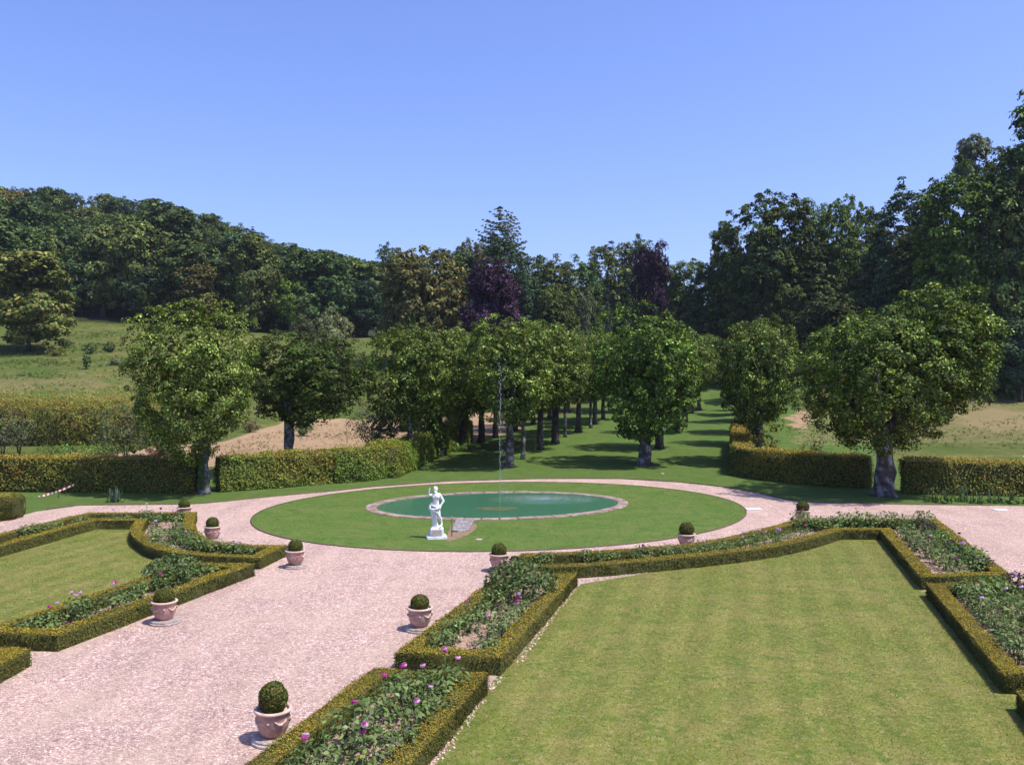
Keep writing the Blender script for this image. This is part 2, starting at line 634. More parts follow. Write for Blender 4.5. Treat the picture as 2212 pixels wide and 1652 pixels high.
# ------------------------------------------------------------------ the ground
xs = np.concatenate([np.arange(-420, -120, 8), np.arange(-120, 120, 1.6), np.arange(120, 421, 8)])
ys = np.concatenate([np.arange(-30, 44, 4), np.arange(44, 150, 1.3), np.arange(150, 440, 4)])
gx, gy = np.meshgrid(xs, ys)
gzv = terrain(gx.ravel(), gy.ravel())
rough_m = smooth(70, 110, gy.ravel())
pv = np.stack([gx.ravel(), gy.ravel(), gzv * 0], -1)
gzv = gzv + rough_m * 0.25 * sinnoise(pv, 0.25, 3)
V = np.stack([gx.ravel(), gy.ravel(), gzv], -1)
V0min = V[:, 2].min()
print('GROUND', V0min, V[:, 2].max())
nx, ny = len(xs), len(ys)
ii = (np.arange(ny - 1)[:, None] * nx + np.arange(nx - 1)[None]).ravel()
gm = np_mesh('ground', V, np.stack([ii, ii + 1, ii + nx + 1, ii + nx], -1), shade=True)
msk = np.zeros((len(V), 4), np.float32)
msk[:, 3] = 1
soil_poly = [hit(*q) for q in [(180, 992), (330, 966), (480, 955), (560, 925), (640, 908), (800, 903), (1120, 890), (1110, 930), (960, 975), (760, 1000), (400, 1010), (250, 1005)]]
bare2 = [hit(*q) for q in [(1690, 905), (1745, 880), (1760, 905), (1720, 930)]]
bare3 = [hit(*q) for q in [(2060, 895), (2140, 885), (2260, 900), (2260, 930), (2140, 935), (2090, 915)]]
hay = [hit(*q) for q in [(-60, 815), (170, 812), (250, 830), (230, 850), (0, 852), (-60, 850)]]
X_, Y_ = V[:, 0], V[:, 1]
av = np.abs((X_ - np.interp(Y_, [45, 205], [6, 49])) / np.interp(Y_, [45, 205], [17, 16]))
msk[:, 0] = np.maximum((Y_ < 62) * 1.0, (av < 1) * 1.0)
msk[:, 0] *= 1 - (X_ < -14 - (Y_ - 50) * 0.0) * (Y_ > 54)
soilm = in_poly(X_, Y_, soil_poly) * 1.0
soilm = np.maximum(soilm, in_poly(X_, Y_, bare2) * 0.75)
dry = [hit(*q) for q in [(1700, 960), (1720, 850), (1900, 842), (2100, 842), (2300, 845), (2300, 960)]]
soilm = np.maximum(soilm, in_poly(X_, Y_, dry) * 0.43)
soilm = np.maximum(soilm, in_poly(X_, Y_, bare3) * 0.50)
soilm = np.maximum(soilm, in_poly(X_, Y_, hay) * 0.42)
msk[:, 1] = soilm
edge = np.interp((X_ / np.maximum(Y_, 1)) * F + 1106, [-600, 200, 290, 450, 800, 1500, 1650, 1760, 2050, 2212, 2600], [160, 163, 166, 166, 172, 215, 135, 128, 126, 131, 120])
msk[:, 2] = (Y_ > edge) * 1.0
at = gm.attributes.new('Mask', 'FLOAT_COLOR', 'POINT')
at.data.foreach_set('color', msk.ravel())
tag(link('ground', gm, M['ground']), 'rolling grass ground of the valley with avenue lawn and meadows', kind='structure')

GRAVEL = [(-900, 1180), (0, 1127), (78, 1105), (173, 1092), (384, 1090), (466, 1085.5), (600, 1072), (734, 1060), (794, 1053), (967, 1040), (1164, 1034.6), (1339, 1034.6),
          (1468, 1042), (1568, 1053), (1640, 1066), (1690, 1078), (1755, 1085.6), (1950, 1090), (2212, 1093), (3200, 1112)]
gpoly = pix(GRAVEL) + [(40, 8), (-40, 8)]
flat('gravel_path', gpoly, 0.008, M['gravel'], 'pinkish gravel walk round the flower beds and the oval lawn')

POND = (-0.63, 42.65, 6.5, 4.5, 12.0)
OVAL = ellipse(-0.29, 41.41, 11.65, 9.73, 19.9)
flat('oval_lawn', OVAL, 0.03, M['round_lawn'], 'oval green lawn round the pond')
er = []
for k, (x, y) in enumerate(OVAL):
    er.append((x, y))
o2 = offset(ccw(OVAL), -0.05)
n = len(OVAL)
ev = [(x, y, 0.045) for x, y in OVAL] + [(x, y, 0.045) for x, y in o2] + [(x, y, 0.0) for x, y in o2]
ef = [(i, (i + 1) % n, n + (i + 1) % n, n + i) for i in range(n)] + [(n + i, n + (i + 1) % n, 2 * n + (i + 1) % n, 2 * n + i) for i in range(n)]
tag(link('lawn_edging', np_mesh('lawn_edging', ev, np.array(ef)), M['edging']), 'thin rust brown edging strip round the oval lawn', kind='structure')
# edging along the far side of the path
far = catmull(pix(GRAVEL[2:-1]), 3)
fn = offset(far, 0.05)[1:-1]
far = far[1:-1]
n = len(far)
ev = [(x, y, 0.05) for x, y in far] + [(x, y + 0.06, 0.05) for x, y in far] + [(x, y, 0.0) for x, y in far]
ef = [(i, i + 1, n + i + 1, n + i) for i in range(n - 1)] + [(i, 2 * n + i, 2 * n + i + 1, i + 1) for i in range(n - 1)]
tag(link('path_edging', np_mesh('path_edging', ev, np.array(ef)), M['edging']), 'thin brown edging strip along the far side of the gravel walk', kind='structure')

LAWN_R = pix([(1255, 1262), (1480, 1224), (1650, 1200), (1800, 1168), (1850, 1155), (1925, 1150), (2060, 1255), (2200, 1420), (2420, 1680), (2520, 1850), (800, 1850), (890, 1740), (940, 1652),
              (985, 1583), (1021, 1533), (1046, 1503), (1062, 1474), (1084, 1453), (1106, 1432), (1128, 1412), (1159, 1368), (1194, 1322), (1222, 1290)])
flat('right_lawn', LAWN_R, 0.014, M['lawn'], 'mown right lawn framed by box hedged beds')
LAWN_L = pix([(-400, 1260), (0, 1165), (210, 1130), (283, 1132), (300, 1175), (360, 1205), (420, 1222), (330, 1260), (150, 1318), (0, 1368), (-200, 1440)])
flat('left_lawn', LAWN_L, 0.014, M['lawn'], 'mown left lawn framed by box hedged beds')

# ------------------------------------------------------------------ pond
cx, cy, pa, pb, pang = POND
outer = ellipse(cx, cy, pa, pb, pang, 48)
inner = ellipse(cx, cy, pa - 0.52, pb - 0.50, pang, 48)
pond = empty('pond_basin', (cx, cy, 0), 'oval stone rimmed pond basin sunk in the round lawn', 'pond')
for k in range(48):
    a, b = k, (k + 1) % 48
    g = 0.06
    top = 0.065 + random.uniform(-0.010, 0.010)
    def lp(r, t): return (r[a][0] * (1 - t) + r[b][0] * t - cx, r[a][1] * (1 - t) + r[b][1] * t - cy)
    q = [lp(outer, g / 2), lp(outer, 1 - g / 2), lp(inner, 1 - g / 2), lp(inner, g / 2)]
    vs = [(x, y, 0.0) for x, y in q] + [(x, y, top) for x, y in q]
    bm = bmesh.new()
    bv = [bm.verts.new(v) for v in vs]
    for f in ((4, 5, 6, 7), (0, 1, 5, 4), (1, 2, 6, 5), (2, 3, 7, 6), (3, 0, 4, 7)): bm.faces.new([bv[i] for i in f])
    bmesh.ops.recalc_face_normals(bm, faces=bm.faces)
    bmesh.ops.bevel(bm, geom=[e for e in bm.edges if all(v.co.z > 0.05 for v in e.verts)], offset=0.018, segments=1, affect='EDGES')
    link('coping_stone', bm_mesh('coping_stone', bm), M['coping'], pond)
bed_r = ellipse(0, 0, pa - 0.05, pb - 0.05, pang, 48)
bed_i = ellipse(0, 0, pa - 0.50, pb - 0.48, pang, 48)
ev = [(x, y, 0.046) for x, y in bed_r] + [(x, y, 0.046) for x, y in bed_i] + [(x, y, 0.0) for x, y in bed_i]
ef = [(i, (i + 1) % 48, 48 + (i + 1) % 48, 48 + i) for i in range(48)] + [(48 + i, 48 + (i + 1) % 48, 96 + (i + 1) % 48, 96 + i) for i in range(48)]
link('mortar_bed', np_mesh('mortar_bed', ev, np.array(ef)), M['edging'], pond)
flat('water', ellipse(cx, cy, pa - 0.45, pb - 0.43, pang, 64), 0.038, M['water'], 'still murky green pond water')
JX, JY = P(1080, 1098)
am = np_mesh('algae', [(JX - 0.15 + 1.0 * math.cos(t) * (1 + 0.12 * math.sin(3 * t)), JY - 0.25 + 0.55 * math.sin(t), 0.0405) for t in np.linspace(0, 6.283, 24, endpoint=False)], np.arange(24)[None])
tag(link('algae_patch', am, M['algae']), 'brownish algae patch in the pond under the fountain jet', 'algae', kind='stuff')

# fountain jet
jet = empty('fountain_jet', (JX, JY, 0.04), 'thin vertical fountain jet rising from the green pond', 'fountain')
bm = bmesh.new()
segs = 60
prev = None
TOPZ = 7.0
for k in range(segs):
    z0 = TOPZ * k / segs; z1 = z0 + TOPZ / segs * random.choice([1, 1, 0.8, 0.55 if k > 15 else 1])
    r = 0.009 + 0.004 * k / segs + random.uniform(0, 0.004)
    sx = 0.012 * k / 10 * random.uniform(-1, 1)
    ang = [i * math.pi / 2.5 for i in range(5)]
    b0 = [bm.verts.new((sx + r * math.cos(a), r * math.sin(a), z0)) for a in ang]
    b1 = [bm.verts.new((sx + r * math.cos(a), r * math.sin(a), z1)) for a in ang]
    for i in range(5): bm.faces.new((b0[i], b0[(i + 1) % 5], b1[(i + 1) % 5], b1[i]))
tag(link('water_column', bm_mesh('water_column', bm), M['jet'], jet), kind='stuff')
Nd = 420
hh = RNG.uniform(0.5, 7.3, Nd)
spread = 0.10 + 0.28 * (hh / 7) ** 2
dc = np.stack([RNG.normal(0.12, 1, Nd) * spread + (7.3 - hh) * 0.02, RNG.normal(0, 1, Nd) * spread, hh], -1)
oc = np.array([(1, 0, 0), (-1, 0, 0), (0, 1, 0), (0, -1, 0), (0, 0, 1.6), (0, 0, -1.6)])
of = np.array([(0, 2, 4), (2, 1, 4), (1, 3, 4), (3, 0, 4), (2, 0, 5), (1, 2, 5), (3, 1, 5), (0, 3, 5)])
dv = (dc[:, None] + oc[None] * RNG.uniform(0.004, 0.011, (Nd, 1, 1))).reshape(-1, 3)
df = (np.arange(Nd)[:, None, None] * 6 + of[None]).reshape(-1, 3)
tag(link('spray', np_mesh('spray', dv, df), M['jet'], jet), kind='stuff')
Nd = 500
th = RNG.uniform(0, 6.283, Nd); rr = np.abs(RNG.normal(0, 0.6, Nd))
dc = np.stack([SPLASH[0] + np.cos(th) * rr * 2.0, SPLASH[1] + np.sin(th) * rr * 0.9, 0.05 + RNG.exponential(0.03, Nd)], -1) - np.array([JX, JY, 0.04])
dv = (dc[:, None] + oc[None] * RNG.uniform(0.008, 0.02, (Nd, 1, 1))).reshape(-1, 3)
df = (np.arange(Nd)[:, None, None] * 6 + of[None]).reshape(-1, 3)
tag(link('splash', np_mesh('splash', dv, df), M['jet'], jet), kind='stuff')


# ------------------------------------------------------------------ clipped hedges
def strip_hedge(name, L, R, closed, h, leaf, dens, cols_top, cols_side, label, cat, group=None, bulge=0.015, wv=None, ragged=0.0, z_at=None, weights_top=None, weights_side=None, aspect=1.5):
    """a hedge between two outlines: a dark twiggy core covered in single leaves"""
    L = np.array(L); R = np.array(R)
    n = len(L)
    root_xy = L.mean(0)
    z0 = (lambda x, y: 0.0) if z_at is None else z_at
    root = empty(name, (root_xy[0], root_xy[1], 0), label, cat, group)
    Lo, Ro = L - root_xy, R - root_xy
    mid = (Lo + Ro) / 2
    inset = max(0.02, bulge * 0.8)
    dl = unit(mid - Lo) * inset; dr = unit(mid - Ro) * inset
    Li, Ri = Lo + dl, Ro + dr
    zz = np.array([z0(*(m + root_xy)) for m in mid])
    ev = np.concatenate([np.c_[Li, zz - 0.05], np.c_[Li, zz + h - inset], np.c_[Ri, zz + h - inset], np.c_[Ri, zz - 0.05]])
    ef = []
    rng = range(n) if closed else range(n - 1)
    for i in rng:
        j = (i + 1) % n
        for k in range(3): ef.append((k * n + i, k * n + j, (k + 1) * n + j, (k + 1) * n + i))
    if not closed:
        ef.append((0, n, 2 * n, 3 * n)); ef.append((n - 1, 2 * n - 1, 3 * n - 1, 4 * n - 1))
    link('twig_core', np_mesh('twig_core', ev, np.array(ef)), M['core'], root)
    C, Nn, T = [], [], []
    for i in rng:
        j = (i + 1) % n
        zA, zB = zz[i], zz[j]
        for kind in ('L', 'R', 'T'):
            if kind == 'T':
                w = np.linalg.norm(Lo[i] - Ro[i]) * 0.5 + np.linalg.norm(Lo[j] - Ro[j]) * 0.5
                ln = 0.5 * (np.linalg.norm(Lo[i] - Lo[j]) + np.linalg.norm(Ro[i] - Ro[j]))
                c = RNG.poisson(w * ln * dens)
                u, v = RNG.random((2, c))
                a = Lo[i] * (1 - u)[:, None] + Lo[j] * u[:, None]
                b = Ro[i] * (1 - u)[:, None] + Ro[j] * u[:, None]
                p = a * (1 - v)[:, None] + b * v[:, None]
                C.append(np.c_[p, zA * (1 - u) + zB * u + h]); Nn.append(np.tile([0, 0, 1.0], (c, 1))); T.append(np.ones(c))
            else:
                E = Lo if kind == 'L' else Ro
                O = Ro if kind == 'L' else Lo
                ln = np.linalg.norm(E[i] - E[j])
                c = RNG.poisson(ln * h * dens)
                u, v = RNG.random((2, c))
                p = E[i] * (1 - u)[:, None] + E[j] * u[:, None]
                nr = unit((E[i] + E[j] - O[i] - O[j]) / 2)
                C.append(np.c_[p, zA * (1 - u) + zB * u + v * h]); Nn.append(np.tile([nr[0], nr[1], 0.65], (c, 1))); T.append(np.zeros(c))
    if not closed:
        for e, nb in ((0, 1), (n - 1, n - 2)):
            ln = np.linalg.norm(Lo[e] - Ro[e])
            c = RNG.poisson(ln * h * dens)
            u, v = RNG.random((2, c))
            p = Lo[e] * (1 - u)[:, None] + Ro[e] * u[:, None]
            nr = unit(mid[e] - mid[nb])
            C.append(np.c_[p, zz[e] + v * h]); Nn.append(np.tile([nr[0], nr[1], 0.65], (c, 1))); T.append(np.zeros(c))
    C = np.concatenate(C); Nn = np.concatenate(Nn); T = np.concatenate(T)
    wpos = C + np.array([root_xy[0], root_xy[1], 0])
    keep = (np.abs(wpos[:, 0]) < 0.62 * wpos[:, 1] + 2.2) & (wpos[:, 1] > 11.5)     # nothing far outside the view
    C, Nn, T, wpos = C[keep], Nn[keep], T[keep], wpos[keep]
    bump_ = sinnoise(wpos, 2.2 if bulge < 0.05 else 1.1, 5) * bulge * 1.2 + RNG.normal(0, bulge * 0.6, len(C))
    C = C + Nn * bump_[:, None]
    if ragged > 0:
        up = (T > 0) * RNG.exponential(ragged, len(C))
        C[:, 2] += up
    Nn = Nn + RNG.normal(0, 0.38 if bulge < 0.05 else 0.5, Nn.shape)
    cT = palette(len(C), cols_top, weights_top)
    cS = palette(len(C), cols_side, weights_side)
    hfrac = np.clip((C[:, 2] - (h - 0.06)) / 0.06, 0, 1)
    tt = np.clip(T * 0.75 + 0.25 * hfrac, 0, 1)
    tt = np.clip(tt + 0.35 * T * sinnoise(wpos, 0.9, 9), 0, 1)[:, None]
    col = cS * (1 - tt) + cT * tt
    if wv is not None: col = wv(wpos, col, T)
    sz = leaf * RNG.uniform(0.7, 1.35, len(C))
    lv, lf = leaf_geo(C, Nn, sz, aspect)
    tag(link('foliage', np_mesh('foliage', lv, lf, col), M['box_leaf'] if leaf < 0.06 else M['leaf'], root), kind='stuff')
    return root


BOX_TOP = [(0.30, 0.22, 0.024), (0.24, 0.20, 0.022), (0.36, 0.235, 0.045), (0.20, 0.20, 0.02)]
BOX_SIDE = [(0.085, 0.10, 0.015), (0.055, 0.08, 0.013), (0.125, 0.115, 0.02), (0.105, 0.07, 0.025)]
HB = 0.40
BEDS = {
    'nearest right': ([(807, 1440), (1055, 1454), (753, 1800), (323, 1800)], None),
    'second right': ([(1078, 1239), (1248, 1237), (1083, 1420), (852, 1409)], None),
    'curved right': ([(1099, 1223), (1125, 1194), (1296, 1187), (1425, 1178), (1512, 1170), (1641, 1142), (1717, 1121), (2023, 1120), (2185, 1241), (1989, 1246),
                      (1902, 1144), (1818, 1144), (1734, 1168), (1647, 1184), (1475, 1204), (1253, 1222)], [0, 1, 6, 7, 8, 9, 10, 11]),
    'far right': ([(2000, 1259), (2340, 1254), (2560, 1457), (2168, 1457)], None),
    'right corner': ([(2194, 1490), (2600, 1488), (2900, 1750), (2400, 1750)], None),
    'crescent left': ([(-300, 1219), (0, 1150), (190, 1106), (425, 1105), (420, 1130), (436, 1155), (475, 1169), (540, 1175), (622, 1176), (562, 1204), (475, 1201), (389, 1195),
                       (328, 1183), (298, 1167), (283, 1152), (283, 1137), (294, 1123), (207, 1123), (0, 1180), (-300, 1262)], [0, 2, 3, 8, 9, 16, 17, 19]),
    'second left': ([(551, 1217), (405, 1216), (-62, 1365), (125, 1371)], None),
    'nearest left': ([(67, 1399), (-120, 1394), (-420, 1500), (-170, 1530)], None),
}
BEDLABEL = {
    'nearest right': 'clipped box hedge framing the flower bed nearest the camera right of the gravel walk',
    'second right': 'clipped box hedge framing the bed with the tall peony clump right of the walk',
    'curved right': 'long curved box hedge framing the bed between round lawn path and right lawn',
    'far right': 'box hedge with dark shadow on the lawn, cut by the right picture edge',
    'right corner': 'small end of a box hedge peeking in at the lower right corner',
    'crescent left': 'crescent shaped box hedge of the left bed beside the ring path',
    'second left': 'wedge shaped box hedge with pink dahlias left of the gravel walk',
    'nearest left': 'short end of a box hedge at the left edge below the wedge bed',
}
BEDPOLY = {}
for key, (pts, sharp) in BEDS.items():
    w = pix(pts, HB)
    if sharp: w = sharp_smooth(w, sharp, 3)
    w = ccw(w)
    # short steps so that edges stay a little uneven
    d = []
    for i in range(len(w)):
        a, b = np.array(w[i]), np.array(w[(i + 1) % len(w)])
        k = max(1, int(np.linalg.norm(b - a) / 2.0))
        for t in range(k): d.append(tuple(a + (b - a) * t / k))
    w = d
    wi = offset(w, 0.44)
    BEDPOLY[key] = (w, wi)
    near = min(y for x, y in w if abs(x) < 0.62 * y + 3)
    leaf = 0.030 if near < 18 else 0.040
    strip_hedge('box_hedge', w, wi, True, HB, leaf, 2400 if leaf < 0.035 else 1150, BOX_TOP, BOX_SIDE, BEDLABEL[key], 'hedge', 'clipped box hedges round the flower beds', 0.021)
    flat('soil', offset(w, 0.2), 0.05, M['soil'], 'dry pinkish brown soil of the %s bed' % key)

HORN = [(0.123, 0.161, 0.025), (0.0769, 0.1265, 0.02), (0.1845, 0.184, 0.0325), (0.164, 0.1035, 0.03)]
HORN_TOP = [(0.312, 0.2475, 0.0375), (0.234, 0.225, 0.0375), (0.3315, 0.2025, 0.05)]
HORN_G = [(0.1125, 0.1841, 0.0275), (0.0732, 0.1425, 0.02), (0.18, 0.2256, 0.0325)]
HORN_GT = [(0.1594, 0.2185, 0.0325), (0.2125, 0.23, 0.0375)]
RUST = np.array([0.28, 0.125, 0.028])
YEL = np.array([0.29, 0.22, 0.03])


def horn_wv(k, seed):
    def f(p, c, T):
        n1 = sinnoise(p, 0.55, seed); n2 = sinnoise(p, 1.3, seed + 1)
        a = np.clip(n1 * 0.9 + k, 0, 0.75)[:, None] * RNG.random((len(p), 1))
        c = c * (1 - a) + YEL * a
        b = np.clip(n2 - 0.55 + k * 0.3, 0, 0.7)[:, None] * RNG.random((len(p), 1))
        return c * (1 - b) + RUST * b
    return f


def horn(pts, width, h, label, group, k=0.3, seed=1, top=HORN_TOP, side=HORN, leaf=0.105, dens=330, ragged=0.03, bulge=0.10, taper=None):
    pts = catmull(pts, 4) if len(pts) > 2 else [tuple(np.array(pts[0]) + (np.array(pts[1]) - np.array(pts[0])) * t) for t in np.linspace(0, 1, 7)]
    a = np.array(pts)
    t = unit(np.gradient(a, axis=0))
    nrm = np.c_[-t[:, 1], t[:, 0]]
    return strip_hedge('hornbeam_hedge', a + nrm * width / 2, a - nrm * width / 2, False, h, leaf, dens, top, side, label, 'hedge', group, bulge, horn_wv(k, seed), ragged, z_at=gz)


HG = 'tall clipped hornbeam hedges'


def back(q, d):
    return (q[0], q[1] + d)


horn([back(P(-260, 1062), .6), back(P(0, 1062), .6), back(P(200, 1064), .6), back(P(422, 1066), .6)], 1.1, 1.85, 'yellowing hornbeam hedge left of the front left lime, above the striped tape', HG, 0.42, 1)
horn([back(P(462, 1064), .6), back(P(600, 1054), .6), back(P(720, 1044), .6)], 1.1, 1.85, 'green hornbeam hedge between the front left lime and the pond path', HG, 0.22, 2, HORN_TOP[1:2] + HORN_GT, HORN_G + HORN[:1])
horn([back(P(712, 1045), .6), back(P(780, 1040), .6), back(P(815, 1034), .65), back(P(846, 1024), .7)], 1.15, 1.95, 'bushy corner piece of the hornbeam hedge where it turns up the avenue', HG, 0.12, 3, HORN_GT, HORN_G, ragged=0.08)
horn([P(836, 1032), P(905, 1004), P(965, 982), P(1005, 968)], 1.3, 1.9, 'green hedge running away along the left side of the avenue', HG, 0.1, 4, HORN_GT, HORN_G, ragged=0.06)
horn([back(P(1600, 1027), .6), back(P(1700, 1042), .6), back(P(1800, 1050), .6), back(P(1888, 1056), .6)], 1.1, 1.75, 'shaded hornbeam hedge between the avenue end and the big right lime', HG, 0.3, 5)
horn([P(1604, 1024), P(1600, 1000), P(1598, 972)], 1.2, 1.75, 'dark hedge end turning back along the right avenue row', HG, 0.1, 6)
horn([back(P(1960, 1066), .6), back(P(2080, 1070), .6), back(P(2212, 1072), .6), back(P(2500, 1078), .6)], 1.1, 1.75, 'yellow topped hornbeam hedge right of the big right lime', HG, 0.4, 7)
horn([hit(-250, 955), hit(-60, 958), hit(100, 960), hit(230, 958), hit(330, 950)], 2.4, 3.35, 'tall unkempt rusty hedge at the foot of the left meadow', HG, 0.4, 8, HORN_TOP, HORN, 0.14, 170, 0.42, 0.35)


# ------------------------------------------------------------------ trees
def crown_mesh(name, clumps, per, leaf, cols, weights=None, core=None, up=0.55, seed=0, hue_noise=0.5, aspect=1.5, lift=0.6):
    """clumps: (N,4) centre+radius. Leaves sit mostly on the outer skin of each clump."""
    cl = np.asarray(clumps)
    ctr = cl[:, :3].mean(0)
    n = len(cl)
    d = unit(RNG.normal(size=(n, per, 3)) + np.array([0, 0, lift]))
    out = unit(cl[:, :3] - ctr)[:, None]
    d = unit(d + out * 0.7)
    r = cl[:, None, 3:4] * RNG.uniform(0.55, 1.05, (n, per, 1))
    c = (cl[:, None, :3] + d * r * np.array([1, 1, 0.75])).reshape(-1, 3)
    nn = (d * 0.7 + np.array([0, 0, up]) + out * 0.3).reshape(-1, 3) + RNG.normal(0, 0.45, (n * per, 3))
    col = palette(len(c), cols, weights, 0.2)
    ct = np.repeat(np.exp(RNG.normal(0, hue_noise * 0.6, n)), per)[:, None]
    col = col * ct
    sz = leaf * RNG.uniform(0.65, 1.3, len(c))
    if core is not None and len(core):
        core = np.asarray(core)
        kk = max(8, per // 3)
        dd = unit(RNG.normal(size=(len(core), kk, 3)))
        c2 = (core[:, None, :3] + dd * core[:, None, 3:4] * RNG.uniform(0.2, 1.0, (len(core), kk, 1))).reshape(-1, 3)
        c = np.concatenate([c, c2]); nn = np.concatenate([nn, dd.reshape(-1, 3)])
        col = np.concatenate([col, palette(len(c2), cols, weights, 0.2)])
        sz = np.concatenate([sz, leaf * 2.2 * RNG.uniform(0.8, 1.3, len(c2))])
    v, f = leaf_geo(c, nn, sz, aspect)
    return np_mesh(name, v, f, col)


def ellipsoid_clumps(n, rx, ry, z0, z1, crad, shell=0.8, lump=0.12, flat_bottom=0.25, seed=0, power=1.0, taper=None):
    d = unit(RNG.normal(size=(n, 3)))
    rr = RNG.uniform(shell, 1.0, (n, 1))
    lum = 1 + lump * sinnoise(d, 2.6, seed)[:, None] + 0.5 * lump * sinnoise(d, 6, seed + 7)[:, None]
    zc, h = (z0 + z1) / 2, (z1 - z0) / 2
    p = d * rr * lum
    if power != 1.0:
        hz = np.clip(np.abs(p[:, 2:3]), 0, 1)
        p[:, :2] *= (1 - hz ** 4) ** 0.5 / np.maximum((1 - hz ** 2) ** 0.5, 0.35)
    if taper is not None: p[:, :2] *= np.interp(p[:, 2:3], [-1, -0.35, 0.3, 1], taper)
    p[:, 2] = np.where(p[:, 2] < 0, p[:, 2] * (1 - flat_bottom), p[:, 2])
    c = p * np.array([rx, ry, h]) + np.array([0, 0, zc])
    return np.c_[c, crad * RNG.uniform(0.65, 1.35, n)]


def core_clumps(n, rx, ry, z0, z1, crad):
    d = unit(RNG.normal(size=(n, 3))) * RNG.uniform(0.2, 0.78, (n, 1))
    return np.c_[d * np.array([rx, ry, (z1 - z0) / 2]) + np.array([0, 0, (z0 + z1) / 2]), np.full(n, crad)]


LIME = [(0.066, 0.112, 0.013), (0.042, 0.08, 0.010), (0.055, 0.098, 0.012), (0.26, 0.33, 0.065), (0.10, 0.10, 0.018)]  # the brightest green paints sunlit highlights onto scattered leaves
LIME_D = [(0.05, 0.10, 0.012), (0.034, 0.07, 0.010), (0.044, 0.086, 0.011), (0.16, 0.23, 0.03)]
LIME_B = [(0.0581, 0.0816, 0.0136), (0.0376, 0.0816, 0.011), (0.0889, 0.0864, 0.0187), (0.0513, 0.1008, 0.0127)]
# crowns at real size: radius about 3.4 m, height about 7 m, foot of the crown at z = 0
LIMES = []
for k, cols in enumerate([LIME, LIME, LIME_D]):
    cl = ellipsoid_clumps(400, 3.4, 3.4, -0.2, 7.0, 0.46, 0.74, 0.15, 0.0, 20 + k, 1.5, (0.55, 0.95, 1.0, 0.92))
    LIMES.append(crown_mesh('lime_crown', cl, 58, 0.17, cols, None, core_clumps(120, 2.5, 2.5, 0.8, 6.2, 0.8), 0.5, k))
T1C = crown_mesh('lime_crown', ellipsoid_clumps(520, 3.6, 3.6, -0.3, 7.9, 0.44, 0.74, 0.16, 0.0, 41, 1.2, (0.55, 0.95, 1.0, 0.92)), 78, 0.14, LIME + [(0.22, 0.28, 0.06)], None, core_clumps(140, 2.6, 2.6, 0.9, 7.0, 0.8), 0.45)  # extra bright tone: more leaf highlights put into the colour
T2C = crown_mesh('lime_crown', ellipsoid_clumps(440, 3.7, 3.5, -0.2, 6.2, 0.46, 0.75, 0.15, 0.0, 42, 1.4, (0.55, 0.95, 1.0, 0.92)), 62, 0.155, LIME_B, None, core_clumps(130, 2.7, 2.6, 0.7, 5.5, 0.8), 0.45)
big = ellipsoid_clumps(600, 4.0, 4.0, -0.2, 7.6, 0.5, 0.75, 0.15, 0.0, 43, 1.4, (0.55, 0.95, 1.0, 0.92))
big[:, 0] -= 0.55
lobe = ellipsoid_clumps(260, 2.6, 2.6, 2.4, 8.9, 0.55, 0.75, 0.2, 0.0, 44)
lobe[:, 0] += 2.9
TRC = crown_mesh('lime_crown', np.concatenate([big, lobe]), 74, 0.15, LIME[1:] + LIME_D, None, np.concatenate([core_clumps(160, 2.9, 2.9, 0.8, 6.8, 0.85) - np.array([.5, 0, 0, 0]), core_clumps(60, 2, 2, 3, 8, 0.8) + np.array([2.7, 0, 0, 0])]), 0.45)


def tube(bm, pts, radii, seg=10, lump=0.0, seed=0):
    rings = []
    r = random.Random(seed)
    ph = [r.uniform(0, 6.28) for _ in range(3)]
    for i, (p, rad) in enumerate(zip(pts, radii)):
        p = Vector(p)
        a = Vector(pts[max(i - 1, 0)]); b = Vector(pts[min(i + 1, len(pts) - 1)])
        t = (b - a).normalized()
        u = t.orthogonal().normalized() if abs(t.z) < 0.9 else Vector((1, 0, 0))
        u = (u - t * u.dot(t)).normalized()
        w = t.cross(u)
        ring = []
        for k in range(seg):
            an = 2 * math.pi * k / seg
            f = 1 + lump * (math.sin(2 * an + ph[0] + i * .7) * .5 + math.sin(3 * an + ph[1] - i * .9) * .5)
            ring.append(bm.verts.new(p + (u * math.cos(an) + w * math.sin(an)) * rad * f))
        rings.append(ring)
    for a, b in zip(rings, rings[1:]):
        for k in range(seg):
            bm.faces.new((a[k], a[(k + 1) % seg], b[(k + 1) % seg], b[k]))
    bm.faces.new(rings[-1])
    bm.faces.new(rings[0][::-1])


def trunk_mesh(h, r, limbs=6, reach=2.2, seed=0, lean=0.0, lump=0.16):
    rd = random.Random(seed)
    bm = bmesh.new()
    pts, rad = [], []
    for k in range(9):
        t = k / 8
        pts.append((lean * t + rd.uniform(-.04, .04) * r * 4 * t, rd.uniform(-.04, .04) * r * 4 * t, -0.15 + (h + 0.15) * t))
        rad.append(r * (1 + 0.55 * math.exp(-t * 14) + 0.12 * math.sin(k * 2.1 + seed)) * (1 - 0.18 * t))
    tube(bm, pts, rad, 14, lump, seed)
    for k in range(limbs):
        a = 6.283 * k / limbs + rd.uniform(-.4, .4)
        z = h * rd.uniform(0.8, 0.98)
        L = reach * rd.uniform(0.7, 1.1)
        b = Vector((lean, 0, z))
        p = [b + Vector((math.cos(a) * L * s, math.sin(a) * L * s, L * (0.5 * s + 0.7 * s * s))) for s in (0, .3, .65, 1)]
        tube(bm, p, [r * .45, r * .33, r * .2, r * .07], 7, 0.1, seed + k)
    return bm_mesh('trunk', bm, True)


